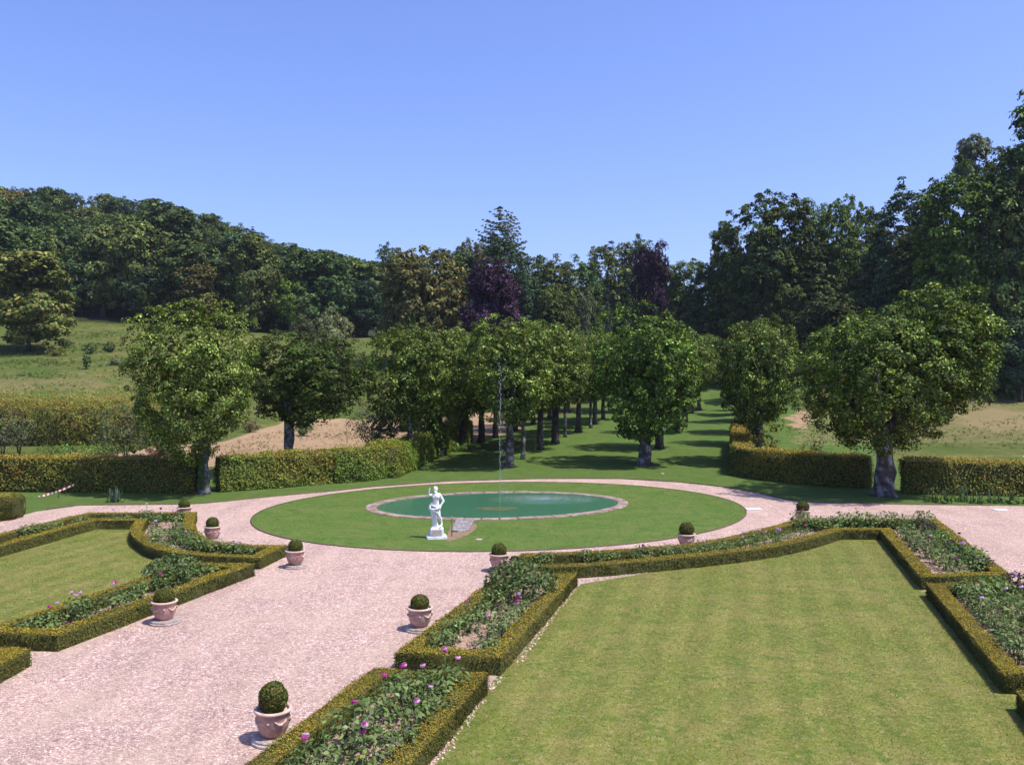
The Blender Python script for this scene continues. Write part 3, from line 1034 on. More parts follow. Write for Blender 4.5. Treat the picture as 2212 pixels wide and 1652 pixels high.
def lime(x, y, crown, width, ztop, zbot, tr, label, group=None, bark='bark', native=(6.8, 7.0), rz=None, cx_off=0.0, seed=0, name='lime_tree', cat='tree'):
    z = gz(x, y)
    t = empty(name, (x, y, z), label, cat, group)
    s = width / native[0]
    sz = (ztop - zbot) / native[1]
    link('crown', crown, M['leaf'], t, (cx_off, 0, zbot - z), (0, 0, rz if rz is not None else 0), (s, s, sz))
    th = (zbot - z) + 1.2
    link('trunk', trunk_mesh(th, tr, 6, width * 0.3, seed), M[bark], t)
    return t


x, y = P(440, 1066)
T1 = lime(x, y, T1C, 6.7, ZT(655, 46.7), ZT(978, 46.7), 0.30, 'bright leafy lime at front left standing in the gap of the hedge', None, 'bark_lichen', (7.2, 7.9), 0, -0.6, 3)
# ivy on its trunk
iv = np.c_[RNG.uniform(-.14, .2, 380), np.full(380, -0.36), RNG.uniform(0.35, 2.1, 380)]
v, f = leaf_geo(iv, np.tile([0, -1, .4], (380, 1)) + RNG.normal(0, .4, (380, 3)), 0.09 * np.ones(380), 1.2)
tag(link('ivy', np_mesh('ivy', v, f, palette(380, [(0.06, 0.13, 0.02), (0.04, 0.09, 0.015)])), M['leaf'], T1), kind='stuff')
x, y = XY(623, 55)
lime(x, y, T2C, 7.9, ZT(716, 55), ZT(908, 55), 0.32, 'brownish green lime behind the left hedge beside the bare field', None, 'bark_lichen', (7.2, 6.2), 0.4, 0.9, 5)
x, y = P(1910, 1071)
lime(x, y, TRC, 8.9, ZT(625, 46), ZT(968, 46), 0.50, 'big lopsided lime at front right with white patched trunk', None, 'bark_lichen', (9.0, 8.9), 0, 0.25, 8)

AV = lambda py: 14194.0 / (py - 765)
ORD = ['first', 'second', 'third', 'fourth', 'fifth', 'sixth', 'seventh', 'eighth', 'ninth', 'tenth', 'eleventh', 'twelfth', 'thirteenth', 'fourteenth', 'fifteenth', 'sixteenth', 'seventeenth', 'eighteenth', 'nineteenth', 'twentieth']
ROWS = {
    'outer left row along the hedge': [(885, 1008, .2), (948, 985, .3), (1000, 968, .25), (1040, 955, .28), (1070, 945, .22), (1113, 930, .25), (1152, 917, .25), (1187, 905, .25), (1228, 891, .25), (1275, 875, .25)],
    'left row bordering the avenue lawn': [(1101, 1006, .27), (1130, 991, .15), (1167, 973, .24), (1200, 960, .30), (1221, 946, .15), (1250, 936, .28), (1276, 925, .15), (1285, 917, .25), (1303, 909, .22), (1340, 890, .25), (1385, 873, .25), (1425, 857, .25), (1462, 842, .25)],
    'right row bordering the avenue lawn': [(1393, 1001, .46), (1425, 971, .32), (1464, 938, .26), (1480, 915, .26), (1493, 897, .26), (1510, 878, .26), (1518, 863, .26), (1527, 851, .26), (1534, 840, .26)],
    'far right row beyond the side alley': [(1640, 1000, .34), (1634, 963, .3), (1630, 940, .3), (1626, 918, .28), (1623, 902, .28), (1620, 887, .28), (1618, 874, .28), (1616, 863, .28), (1614, 853, .28), (1612, 845, .28)],
}
for rk, (rname, ts) in enumerate(ROWS.items()):
    for i, (px, py, tr) in enumerate(ts):
        Y = AV(py)
        x, y = XY(px, Y)
        z = gz(x, y)
        first = i == 0
        w = random.uniform(6.0, 7.0)
        top = z + random.uniform(9.4, 10.3)
        bot = z + random.uniform(2.9, 3.4)
        if rk == 0: bot = z + random.uniform(2.6, 3.4); top -= 0.6; w = 6.6
        if rk == 1 and tr < .2: w = 4.2; top -= 0.5
        if rk == 1 and i == 0: w = 6.2; top = ZT(678, Y); bot = ZT(905, Y)
        if rk == 2 and first: w = 7.3; top = ZT(668, Y); bot = ZT(938, Y)
        if rk == 3 and first: w = 5.7; top = ZT(683, Y); bot = ZT(925, Y)
        if rk == 3 and not first: w = 5.6; bot = z + 2.6
        if rk == 0 and first: top = ZT(700, Y); w = 5.8; bot = ZT(915, Y)
        cm = LIMES[2] if (rk == 2 and first) else LIMES[(0, 1, 0, 1, 2)[(i * 3 + rk) % 5]]
        lime(x, y, cm, w, top, bot, tr, '%s pollarded lime counted from the pond in the %s' % (ORD[i], rname), 'pollarded limes of the avenue',
             'bark_lichen' if i == 0 or tr < .2 else 'bark', (6.9, 7.0), random.uniform(0, 6.28), 0, i + rk * 20)
# ivy mass on the second tree of the outer row
x, y = XY(935, AV(988))
cl = ellipsoid_clumps(120, 0.85, 0.85, 0.2, 4.2, 0.3, 0.85, 0.1, 0, 3)
link('ivy_column', crown_mesh('ivy_column', cl, 45, 0.13, LIME_D, None, core_clumps(40, .6, .6, .3, 4, .4)), M['leaf'], None, (x, y - 0.4, gz(x, y)))
tag(bpy.data.objects['ivy_column'], 'dark ivy covered stump column behind the turn of the left hedge', 'ivy')


# ---- woodland
def broad_clumps(nl, rx, z0, z1, crad, per_lobe=16, seed=0, lobe_r=0.42):
    """a crown made of a few big lobes, each a shell of leaf clumps"""
    rd = np.random.default_rng(seed)
    h = z1 - z0
    lobes = []
    for k in range(nl):
        t = rd.uniform(0.12, 0.98)
        prof = math.sqrt(max(0.05, 1 - ((t - 0.48) / 0.60) ** 2))
        a = rd.uniform(0, 6.283)
        r = rx * prof * rd.uniform(0.35, 0.8)
        lobes.append((math.cos(a) * r, math.sin(a) * r, z0 + h * t * 0.93, rx * lobe_r * rd.uniform(0.7, 1.25)))
    lobes.append((0, 0, z1 - rx * 0.35, rx * 0.45))
    for k in range(3): lobes.append((math.cos(k * 2.1 + seed) * rx * .42, math.sin(k * 2.1 + seed) * rx * .42, z1 - rx * rd.uniform(.45, .75), rx * 0.42))
    out = []
    for (x, y, z, r) in lobes:
        d = unit(rd.normal(size=(per_lobe, 3)) + np.array([0, 0, 0.3]))
        c = np.array([x, y, z]) + d * r * rd.uniform(0.75, 1.0, (per_lobe, 1)) * np.array([1, 1, 0.8])
        out.append(np.c_[c, crad * rd.uniform(0.6, 1.4, per_lobe)])
    return np.concatenate(out), np.array(lobes) * np.array([1, 1, 1, 0.85])


GREEN_D = [(0.0603, 0.1037, 0.0331), (0.0442, 0.0804, 0.029), (0.0963, 0.1287, 0.0374)]
GREEN_M = [(0.0904, 0.143, 0.0374), (0.0603, 0.1073, 0.0311), (0.1304, 0.1609, 0.0415)]
GREEN_B = [(0.0561, 0.1001, 0.0449), (0.0803, 0.1251, 0.0604), (0.0442, 0.0751, 0.0345)]
GREEN_Y = [(0.1213, 0.134, 0.0293), (0.0857, 0.1036, 0.0264), (0.1713, 0.1462, 0.0439)]
BRIGHT = [(0.104, 0.182, 0.026), (0.078, 0.143, 0.0234), (0.143, 0.208, 0.039)]
RUSTC = [(0.115, 0.105, 0.035), (0.085, 0.09, 0.03), (0.15, 0.115, 0.04), (0.075, 0.095, 0.028)]
PURP0 = [(0.0449, 0.0194, 0.0329), (0.0329, 0.0149, 0.0269), (0.0672, 0.0299, 0.0449)]
PURP = [(0.042, 0.022, 0.042), (0.03, 0.016, 0.032), (0.06, 0.03, 0.055)]
SILV = [(0.13, 0.1625, 0.0975), (0.091, 0.117, 0.0715), (0.169, 0.195, 0.13)]
OLIVE = [(0.1219, 0.1381, 0.0569), (0.0894, 0.1137, 0.0488), (0.1625, 0.1625, 0.0813)]

KIND = {}


def mk(kind, cols, n, leaf, nl=26, per=33, seed=0, rx=5.0, h=14.0, crad=1.0, lobe_r=0.42):
    leaf *= 1.32
    out = []
    for k in range(n):
        c, core = broad_clumps(nl, rx, 0, h, crad, 18, seed * 10 + k, lobe_r)
        out.append((crown_mesh(kind + '_crown', c, per, leaf, cols, None, core, 0.55, seed + k, 0.45), 2.2 * rx, h + .3))
    KIND[kind] = out


mk('dark', GREEN_D, 2, 0.42, seed=1)
mk('mid', GREEN_M, 2, 0.42, seed=2)
mk('blue', GREEN_B, 2, 0.40, seed=3)
mk('yellow', GREEN_Y, 2, 0.42, seed=4, lobe_r=0.36)
mk('bright', BRIGHT, 1, 0.42, seed=5)
mk('purple', PURP, 1, 0.36, nl=34, seed=6, lobe_r=0.46)
mk('silver', SILV, 1, 0.34, nl=20, per=40, seed=8, lobe_r=0.30)
mk('olive', OLIVE, 1, 0.30, nl=22, per=44, seed=9, lobe_r=0.36)
for kk, cc, sd in (('dark', GREEN_D, 21), ('mid', GREEN_M, 22), ('blue', GREEN_B, 23), ('bright', BRIGHT, 24)):
    KIND[kk + '_tall'] = [(crown_mesh(kk + '_crown', ellipsoid_clumps(520, 5.2, 5.2, -3, 22, 1.0, 0.78, 0.15, 0.0, sd * 3 + j, 1.35, (0.72, 1.0, 1.0, 0.88)), 42, 0.47, cc, None,
                                      core_clumps(150, 4.2, 4.2, -2, 20, 1.6), 0.6), 11.2, 22.5) for j in range(2 if kk != 'bright' else 1)]
KIND['rust'] = [(crown_mesh('rust_crown', ellipsoid_clumps(560, 5.4, 5.4, 0, 14, 0.85, 0.8, 0.12, 0.1, 71, 1.15), 40, 0.46, RUSTC, None, core_clumps(160, 4.6, 4.6, 1, 13, 1.6), 0.6), 11.4, 14.2)]
KIND['beech'] = [(crown_mesh('beech_crown', ellipsoid_clumps(900, 8.6, 8.6, -6, 25, 1.1, 0.84, 0.09, 0.0, 75 + k, 1.3), 52, 0.52, [(0.06, 0.09, 0.02), (0.075, 0.11, 0.022), (0.11, 0.125, 0.028)], None, core_clumps(260, 7.5, 7.5, -4, 23, 2.2), 0.6), 18.2, 25.6) for k in (0,)]


def conifer(cols, seed, loose=1.0, leaf=0.32, h=14.0, rx=3.6, tiers=22):
    rd = np.random.default_rng(seed)
    c = []
    for k in range(tiers):
        t = k / (tiers - 1)
        r = rx * (1 - t) ** (0.85 if loose > 0 else 0.5) + 0.25
        nb = int(6 + 9 * (1 - t))
        for b in range(nb):
            a = rd.uniform(0, 6.283)
            L = r * rd.uniform(0.65, 1.1)
            for s in np.linspace(0.25, 1, max(2, int(L / 0.6))):
                c.append((math.cos(a) * L * s, math.sin(a) * L * s, h * t * 0.97 - 0.35 * s * s * L * loose + rd.uniform(-.2, .2), 0.42 * (1.15 - 0.5 * s)))
    return (crown_mesh('conifer_crown', np.array(c), 14, leaf * 1.3, cols, None, None, 0.3, seed, 0.3, 2.0), 7.6 if rx < 4 else 8.8, h)


KIND['spruce'] = [conifer([(0.025, 0.05, 0.018), (0.035, 0.06, 0.02)], 5), conifer([(0.03, 0.055, 0.02), (0.04, 0.065, 0.025)], 6, 0.6)]
KIND['blue_spruce'] = [conifer([(0.06, 0.085, 0.065), (0.045, 0.07, 0.05)], 7)]
KIND['tall_loose'] = [conifer([(0.17, 0.215, 0.14), (0.13, 0.175, 0.105), (0.22, 0.25, 0.18)], 9, -0.9, 0.36, 14, 5.2, 15)]
TRUNKS = [trunk_mesh(8.0, 0.35, 5, 3.0, 50 + k) for k in range(3)]
SKY = [(-900, 400), (0, 402), (60, 391), (200, 402), (360, 425), (395, 455), (470, 466), (520, 480), (560, 500), (610, 515), (680, 535), (750, 548), (800, 560), (815, 538), (850, 528), (900, 542),
       (990, 533), (1040, 522), (1140, 562), (1180, 542), (1260, 538), (1300, 518), (1350, 512), (1400, 522), (1430, 548), (1450, 578), (1470, 578), (1500, 552), (1535, 560), (1545, 480), (1600, 430), (1680, 418), (1830, 424), (1880, 442),
       (1930, 418), (1990, 416), (2010, 390), (2060, 340), (2150, 320), (2212, 240), (2600, 150)]
skx, sky_y = np.array(SKY).T
cnt = {}


def wood_tree(kind, px, ytop, Y, wpx, label, group=None, name=None, foot=0.10, cap=False):
    x, y = XY(px, Y)
    z = gz(x, y)
    if cap: ytop = max(ytop, float(np.interp(px, skx, sky_y)) + 4)
    h = ZT(ytop, Y) - z
    if h < 4: return
    w = wpx / F * Y
    nm = name or {'spruce': 'spruce_tree', 'blue_spruce': 'spruce_tree', 'tall_loose': 'conifer_tree', 'purple': 'copper_beech_tree', 'beech': 'beech_tree'}.get(kind, 'woodland_tree')
    t = empty(nm, (x, y, z), label, 'tree', group)
    cnt[kind] = cnt.get(kind, 0) + 1
    zb = h * foot
    vs = KIND[kind + '_tall' if (kind + '_tall' in KIND and (h - zb) / w > 1.55) else kind]
    cm, nw, nh = vs[cnt[kind] % len(vs)]
    s = w / nw
    link('crown', cm, M['wood_leaf'], t, (0, 0, zb), (0, 0, random.uniform(0, 6.28)), (s, s, (h - zb) / nh))
    ts = max(0.5, min(1.6, h / 16))
    link('trunk', TRUNKS[cnt[kind] % 3], M['dark_bark'], t, (0, 0, 0), (0, 0, random.uniform(0, 6)), (ts, ts, min(max(zb + 0.35 * h, 1) / 8.0, 0.74 * h / 11.4)))
    return t


HAND = [
    ('yellow', 62, 548, 136, 205, 'yellow green spreading tree at the left edge of the meadow'),
    ('dark', -30, 470, 168, 170, 'dark tall tree cut by the left picture edge'),
    ('dark', 40, 440, 190, 150, 'dark green tree above the yellow spreading tree'),
    ('dark', 175, 545, 172, 120, 'dark tree at the top of the left meadow'),
    ('blue', 235, 500, 185, 120, 'blue green tree above the meadow corner'),
    ('mid', 300, 475, 195, 120, 'mid green tree behind the meadow corner'),
    ('dark', 375, 448, 182, 190, 'broad dark domed tree standing out on the left hillside'),
    ('yellow', 430, 560, 168, 135, 'olive branched oak in front of the broad dark dome'),
    ('blue', 330, 580, 170, 120, 'shaded tree at the wood edge above the front left lime'),
    ('mid', 495, 488, 205, 100, 'rounded green tree on the falling skyline right of the dark dome'),
    ('mid', 560, 520, 195, 95, 'tall green tree on the skyline left of the bright green one'),
    ('dark', 545, 585, 175, 90, 'dark tree with bare stems at the meadow wood edge'),
    ('dark', 610, 535, 188, 80, 'narrow dark tree above the bright green tree'),
    ('bright', 630, 590, 172, 85, 'bright green tree at the middle of the left wood edge'),
    ('dark', 695, 535, 190, 80, 'dark pointed tree on the skyline in the left middle'),
    ('mid', 765, 562, 195, 90, 'green tree left of the rusty lime dome'),
    ('mid', 735, 580, 182, 90, 'rounded green tree filling the wood edge left of the rusty dome'),
    ('blue', 790, 610, 176, 90, 'dark bluish tree touching the rusty dome'),
    ('olive', 718, 668, 112, 95, 'pale olive small tree behind the brownish lime'),
    ('olive', 655, 680, 116, 70, 'dull green bush tree above the brownish lime'),
    ('rust', 916, 541, 140, 172, 'large rusty brown domed lime in front of the wood'),
    ('dark', 838, 527, 205, 62, 'small dark tree peeping over the left shoulder of the rusty dome'),
    ('rust', 1012, 524, 190, 80, 'rusty tree behind the copper beech near the tall conifer'),
    ('purple', 1060, 580, 132, 142, 'dark purple copper beech left of the middle'),
    ('tall_loose', 1080, 447, 205, 104, 'tall pale loose conifer rising above the skyline'),
    ('blue', 1093, 516, 172, 118, 'blue green rounded tree under the tall pale conifer'),
    ('blue', 1138, 580, 148, 90, 'blue green tree right of the first copper beech'),
    ('dark', 1160, 545, 185, 90, 'dark tree on the skyline right of the tall conifer'),
    ('mid', 1200, 548, 176, 90, 'green tree on the skyline above the avenue left row'),
    ('mid', 1205, 620, 145, 80, 'pointed green tree above the avenue left row'),
    ('mid', 1255, 548, 182, 90, 'rounded tree on the skyline over the avenue lawn'),
    ('olive', 1268, 628, 140, 58, 'soft light green tree behind the avenue trees'),
    ('mid', 1318, 516, 195, 100, 'tall domed tree on the middle skyline'),
    ('dark', 1378, 513, 198, 80, 'dark tree on the skyline behind the second copper beech'),
    ('blue_spruce', 1312, 585, 140, 50, 'grey blue spruce left of the second copper beech'),
    ('spruce', 1352, 585, 150, 80, 'dark green spruce touching the second copper beech'),
    ('purple', 1405, 541, 162, 88, 'tall dark purple copper beech right of the middle'),
    ('mid', 1428, 552, 205, 80, 'green tree just right of the second copper beech'),
    ('mid', 1492, 553, 165, 100, 'green cone shaped tree in the gap before the great beeches'),
    ('dark', 1455, 578, 190, 80, 'dark low tree in the dip of the skyline'),
    ('mid', 988, 690, 78, 62, 'yellow green young tree above the outer left row'),
    ('spruce', 893, 668, 92, 70, 'dark young conifer in front of the rusty dome'),
    ('beech', 1655, 416, 152, 225, 'great dark beech dome right of the avenue'),
    ('beech', 1570, 480, 160, 80, 'left flank beech leaning out from the great dome'),
    ('mid', 1745, 428, 156, 85, 'green treetop joined to the right side of the great dome'),
    ('beech', 1828, 421, 150, 105, 'second beech right of the great dome'),
    ('dark', 1765, 520, 148, 100, 'dark tree between the two beeches'),
    ('dark', 1878, 445, 165, 70, 'dark tree in the notch right of the second beech'),
    ('blue', 1945, 414, 136, 120, 'grey green ash right of the beeches'),
    ('dark', 1890, 560, 140, 110, 'shaded tree under the grey green ash'),
    ('blue', 2020, 378, 142, 70, 'blue green treetop left of the bright maple'),
    ('silver', 2104, 290, 140, 92, 'pale loose treetop rising at the upper right'),
    ('bright', 2070, 345, 118, 140, 'bright green maple at the right wood edge'),
    ('dark', 2165, 305, 122, 120, 'tall dark tree beside the bright maple'),
    ('mid', 2190, 330, 114, 120, 'tall tree at the right picture edge'),
    ('dark', 2250, 195, 116, 150, 'tallest dark tree cut by the right picture edge'),
    ('dark', 2120, 560, 118, 140, 'shaded tree low at the right wood edge'),
    ('blue', 2205, 690, 108, 95, 'small bluish tree at the right edge by the meadow shade'),
    ('dark', 2010, 560, 128, 110, 'dark tree left below the bright maple'),
    ('dark', 2130, 700, 116, 100, 'low dark tree at the back of the right meadow'),
    ('dark', 1960, 640, 124, 110, 'dark shrubby tree behind the big right lime'),
    ('dark', 1800, 640, 130, 120, 'dark low tree between the big lime and the beeches'),
]
HAND = [(k_, p_, y_, Y_, w_ * (1.35 if p_ > 1700 and k_ not in ('silver',) else (1.22 if p_ > 1150 and k_ in ('mid', 'dark', 'blue') else 1.0)), l_) for k_, p_, y_, Y_, w_, l_ in HAND]
for kind, px, yt, Y, w, lab in HAND:
    wood_tree(kind, px, yt, Y, w, lab, None, foot=0.62 if kind in ('tall_loose', 'silver') else 0.03 if kind in ('beech', 'rust', 'purple', 'yellow', 'bright') else 0.06)

# the rest of the wood, tree by tree
FILL = []
for (pa_, pb_, y0, y1, st) in [(-500, 820, 172, 300, 9.5), (780, 1560, 185, 262, 9.5), (1540, 1990, 162, 230, 9.5), (1980, 2750, 126, 215, 9.0)]:
    yy = y0
    while yy < y1:
        xx = XY(pa_, yy)[0]
        while xx < XY(pb_, yy)[0]:
            FILL.append((xx + random.uniform(-3, 3), yy + random.uniform(-3, 3)))
            xx += st
        yy += st * 0.95

COVER = np.full(2600, 900.0)               # how high nearer trees reach on each picture column


def cover(px, yt, w, commit):
    c = np.arange(int(px - w * .45), int(px + w * .45)) + 200
    c = c[(c >= 0) & (c < 2600)]
    if len(c) == 0: return False
    top = yt + 0.35 * w * ((c - 200 - px) / (w * .5)) ** 2
    seen = (top < COVER[c] - 5).mean()
    if commit: COVER[c] = np.minimum(COVER[c], top + 3)
    return seen > 0.22


cand = [(Y, px, yt, w, None) for (_, px, yt, Y, w, _l) in HAND]
for (x, y) in FILL:
    px = 1106 + x / y * F
    if px < -60 or px > 2290: continue
    z = gz(x, y)
    hgt = random.uniform(15, 20) + (5 if px > 1540 else 0)
    yt = 805 - (z + hgt - EYE) / y * F
    yt = max(yt, float(np.interp(px, skx, sky_y)) + random.uniform(2, 14))
    if ZT(yt, y) - z < 8: continue
    cand.append((y, px, yt, random.uniform(9.5, 13) / y * F, 1))
used_l = {}
for (Y, px, yt, w, fill) in sorted(cand):
    seen = cover(px, yt, w, True)
    if not fill or not seen: continue
    side = 'left hillside' if px < 800 else ('middle of the valley' if px < 1540 else 'right hillside')
    k = random.choices(['dark', 'mid', 'blue', 'yellow'], [4, 5, 3, 1.2 if px < 1540 else 0.2])[0]
    nm = {'dark': 'dark green', 'mid': 'mid green', 'blue': 'bluish', 'yellow': 'yellowish'}[k]
    ref = min(HAND, key=lambda q: math.hypot(q[1] - px, (q[2] - yt) * 1.3))
    short = ' '.join([q for q in re.split(r' (?:at|above|on|in|behind|over|of|cut|left|right|under|beside|standing|touching|rising|joined|with|between|before|peeping|leaning|filling|near|low) ', ref[5])[0].split() if q not in ('green', 'the', 'tree')][-4:])
    dx, dy = px - ref[1], yt - ref[2]
    rel = ('just behind' if Y > ref[3] else 'just before') if max(abs(dx), abs(dy)) < 22 else (('above' if dy < 0 else 'below') if abs(dy) > abs(dx) else ('left of' if dx < 0 else 'right of'))
    lab = '%s wood tree %s the %s on the %s' % (nm, rel, short, side)
    used_l[lab] = used_l.get(lab, 0) + 1
    if used_l[lab] > 1:
        lab = '%s, %s one' % (lab, ORD[min(19, used_l[lab] - 1)])
    wood_tree(k, px, yt, Y, w, lab, 'woodland on the ' + side)

# ---- shrubs
def shrub(name, x, y, w, h, cols, label, leaf=0.10, n=60, per=36, group=None, cat='shrub', loose=0.16):
    z = gz(x, y)
    t = empty(name, (x, y, z), label, cat, group)
    cl = ellipsoid_clumps(n, w / 2, w / 2, 0.0, h, max(0.1, w * 0.13), 0.55, loose, 0.2, int(abs(x * 7 + y)) % 99)
    cl[:, 2] = np.maximum(cl[:, 2], 0.08)
    link('foliage', crown_mesh('foliage', cl, per, leaf, cols, None, core_clumps(max(8, n // 4), w * .4, w * .4, 0, h * .9, w * .2)), M['leaf'], t)
    bm = bmesh.new()
    for k in range(4):
        a = k * 1.6
        tube(bm, [(0.05 * math.cos(a), 0.05 * math.sin(a), -0.05), (w * .12 * math.cos(a), w * .12 * math.sin(a), h * .4), (w * .25 * math.cos(a), w * .25 * math.sin(a), h * .7)], [0.04, 0.03, 0.012], 5)
    link('stem', bm_mesh('stem', bm, True), M['bark'], t)
    return t


def sx(px, Y): return XY(px, Y)


shrub('olive_shrub', *sx(822, 66), 4.6, 5.0, OLIVE, 'grey olive loose shrub tree between the brownish lime and the avenue', 0.15, 110, 34, loose=0.25)
shrub('shrub', *sx(270, 66), 4.4, 4.2, OLIVE + GREEN_M, 'dull green shrub behind the left flank of the front left lime', 0.14, 90, 34)
shrub('shrub', *sx(345, 68), 3.5, 3.6, GREEN_M, 'green shrub hidden behind the front left lime', 0.14, 70, 34)
shrub('wispy_shrub', *sx(40, 70), 3.0, 4.6, OLIVE, 'wispy brownish shrub in front of the rusty hedge at left', 0.10, 60, 22, loose=0.3)
shrub('wispy_shrub', *sx(5, 68), 2.4, 3.8, OLIVE, 'second wispy brownish shrub at the left picture edge', 0.10, 50, 22, loose=0.3)
shrub('red_shrub', *sx(540, 88), 2.0, 1.4, [(0.12, 0.04, 0.035), (0.09, 0.05, 0.03)], 'small reddish shrub at the edge of the bare field', 0.09, 40, 26)
shrub('red_shrub', *sx(335, 66), 1.6, 0.9, [(0.13, 0.05, 0.04), (0.10, 0.06, 0.03)], 'low reddish plants behind the hedge left of the front left lime', 0.08, 30, 26)
shrub('dry_shrub', *sx(390, 53), 1.6, 2.0, [(0.16, 0.10, 0.05), (0.12, 0.09, 0.04)], 'dry brownish weeds showing over the hedge beside the front left lime', 0.10, 30, 26)
shrub('shrub', *hit(195, 768), 2.2, 1.8, GREEN_D, 'dark shrub on the left meadow slope', 0.16, 40, 26)
shrub('shrub', *hit(235, 765), 2.0, 1.7, GREEN_D, 'second dark shrub on the left meadow slope, right of the first', 0.16, 36, 26)
shrub('sapling', *hit(187, 800), 1.2, 2.8, GREEN_D, 'dark young sapling standing on the left meadow', 0.14, 36, 22)
shrub('shrub', *hit(120, 772), 2.6, 1.3, GREEN_Y, 'low scrub on the left meadow beside the yellow green tree', 0.16, 36, 22, loose=0.3)
shrub('shrub', *hit(248, 790), 2.0, 1.0, OLIVE, 'low olive scrub at the right end of the left meadow', 0.16, 30, 22, loose=0.3)
shrub('shrub', *hit(140, 752), 3.0, 1.6, GREEN_D, 'dark scrub in the shade at the foot of the yellow green tree', 0.18, 40, 24, loose=0.3)
shrub('shrub', *sx(655, 86), 2.2, 1.5, GREEN_M, 'green bush on the bare field right of the brownish lime trunk', 0.12, 40, 30)
shrub('yellow_shrub', *sx(1662, 58.5), 1.8, 3.2, [(0.17, 0.16, 0.02), (0.11, 0.12, 0.02)], 'yellow leaved bush beside the trunk of the far right row', 0.10, 46, 30)
shrub('yellow_shrub', *sx(1618, 57), 1.1, 2.7, [(0.17, 0.15, 0.02), (0.12, 0.10, 0.02)], 'small yellow brown bush on the hedge end at the avenue', 0.10, 26, 30)
shrub('sapling', *sx(1765, 56), 2.2, 3.4, [(0.13, 0.13, 0.03), (0.10, 0.115, 0.025)], 'thin yellowish sapling above the shaded right hedge', 0.09, 40, 16, loose=0.3)
shrub('shrub', *sx(1838, 51), 1.6, 2.3, GREEN_Y, 'light green weeds between the shaded hedge and the big right lime', 0.10, 30, 20, loose=0.3)
shrub('shrub', *sx(135, 78), 3.0, 3.9, OLIVE, 'grey green bush topping the rusty hedge', 0.13, 50, 26)
shrub('low_weeds', *sx(225, 70), 3.0, 0.8, BRIGHT, 'bright green weeds in front of the rusty hedge', 0.12, 40, 24)
shrub('low_weeds', *sx(140, 69), 4.5, 0.8, BRIGHT, 'bright green strip of weeds behind the yellowing hedge', 0.12, 50, 24)
shrub('low_weeds', *P(985, 985), 2.4, 0.7, BRIGHT, 'ragged green weeds at the foot of the avenue hedge', 0.10, 40, 24)


# strap-leaved plants
def iris(x, y, n, h, spread, label, col=((0.09, 0.14, 0.07), (0.12, 0.17, 0.09), (0.06, 0.11, 0.04)), group=None, cat='plant'):
    t = empty('iris_clump', (x, y, 0), label, cat, group)
    V, Fc, C = [], [], []
    for k in range(n):
        a = random.uniform(0, 6.283); r = random.uniform(0, spread)
        bx, by = math.cos(a) * r, math.sin(a) * r * .6
        L = h * random.uniform(.6, 1.15); ln = random.uniform(0.05, 0.5) * L
        d = random.uniform(0, 6.283); w = 0.022
        px_, py_ = -math.sin(d) * w, math.cos(d) * w
        b = len(V)
        for s, ww in ((0, 1), (.5, 1), (.85, .6), (1, .05)):
            q = (bx + math.cos(d) * ln * s * s, by + math.sin(d) * ln * s * s, L * s * (1 - 0.25 * s * ln / L))
            V += [(q[0] + px_ * ww, q[1] + py_ * ww, q[2]), (q[0] - px_ * ww, q[1] - py_ * ww, q[2])]
        c = random.choice(col)
        for i in range(3): Fc.append((b + 2 * i, b + 2 * i + 1, b + 2 * i + 3, b + 2 * i + 2)); C.append(c)
    link('leaves', np_mesh('leaves', V, np.array(Fc), np.array(C)), M['leaf'], t)
    cl = ellipsoid_clumps(14, spread * 1.2, spread * .8, 0, h * .35, .1, .4)
    link('undergrowth', crown_mesh('undergrowth', cl, 24, 0.07, [(0.07, 0.13, 0.02), (0.10, 0.15, 0.03)]), M['leaf'], t)
    return t


for k, (px, py, n, h) in enumerate([(2012, 1084, 14, .75), (2040, 1086, 22, .7), (2078, 1083, 18, .9), (2112, 1087, 20, .6), (2150, 1086, 16, .75), (2185, 1088, 22, .7), (2220, 1087, 18, .7)]):
    x, y = P(px, py)
    iris(x, y, n, h, .4, '%s iris clump from the big right lime at the foot of the yellow topped hedge' % ORD[k], group='iris clumps along the right hedge')
x, y = P(248, 1084)
iris(x, y, 34, 0.75, .35, 'grey green iris clump at the foot of the yellowing left hedge', ((0.13, 0.17, 0.13), (0.10, 0.15, 0.10)))


# ------------------------------------------------------------------ flowers and bed plants
def dahlia_mesh(seed, h=0.5, w=0.32, n=190, leaf=0.092, cols=((0.095, 0.14, 0.04), (0.12, 0.17, 0.05), (0.07, 0.11, 0.032), (0.16, 0.21, 0.065))):
    r = np.random.default_rng(seed)
    a = r.uniform(0, 6.283, n)
    z = r.uniform(0.10, 1.0, n) ** 0.8 * h
    rad = w * np.sqrt(r.uniform(0.05, 1, n)) * (0.55 + 0.6 * np.sin(np.pi * np.clip(z / h, 0, 1) * 0.85))
    c = np.c_[np.cos(a) * rad, np.sin(a) * rad, z]
    nn = np.c_[np.cos(a) * .45, np.sin(a) * .45, np.full(n, 0.9)] + r.normal(0, .3, (n, 3))
    v, f = leaf_geo(c, nn, leaf * r.uniform(.6, 1.3, n), 1.55, 0.10)
    return np_mesh('leaves', v, f, palette(n, cols))


def stems_mesh(seed, h=0.5, w=0.25):
    rd = random.Random(seed)
    bm = bmesh.new()
    for k in range(6):
        a = k * 1.05 + rd.uniform(-.3, .3)
        tube(bm, [(0.02 * math.cos(a), 0.02 * math.sin(a), -0.02), (w * .4 * math.cos(a), w * .4 * math.sin(a), h * .5), (w * .8 * math.cos(a), w * .8 * math.sin(a), h * .95)], [.010, .008, .005], 4)
    return bm_mesh('stems', bm, True)


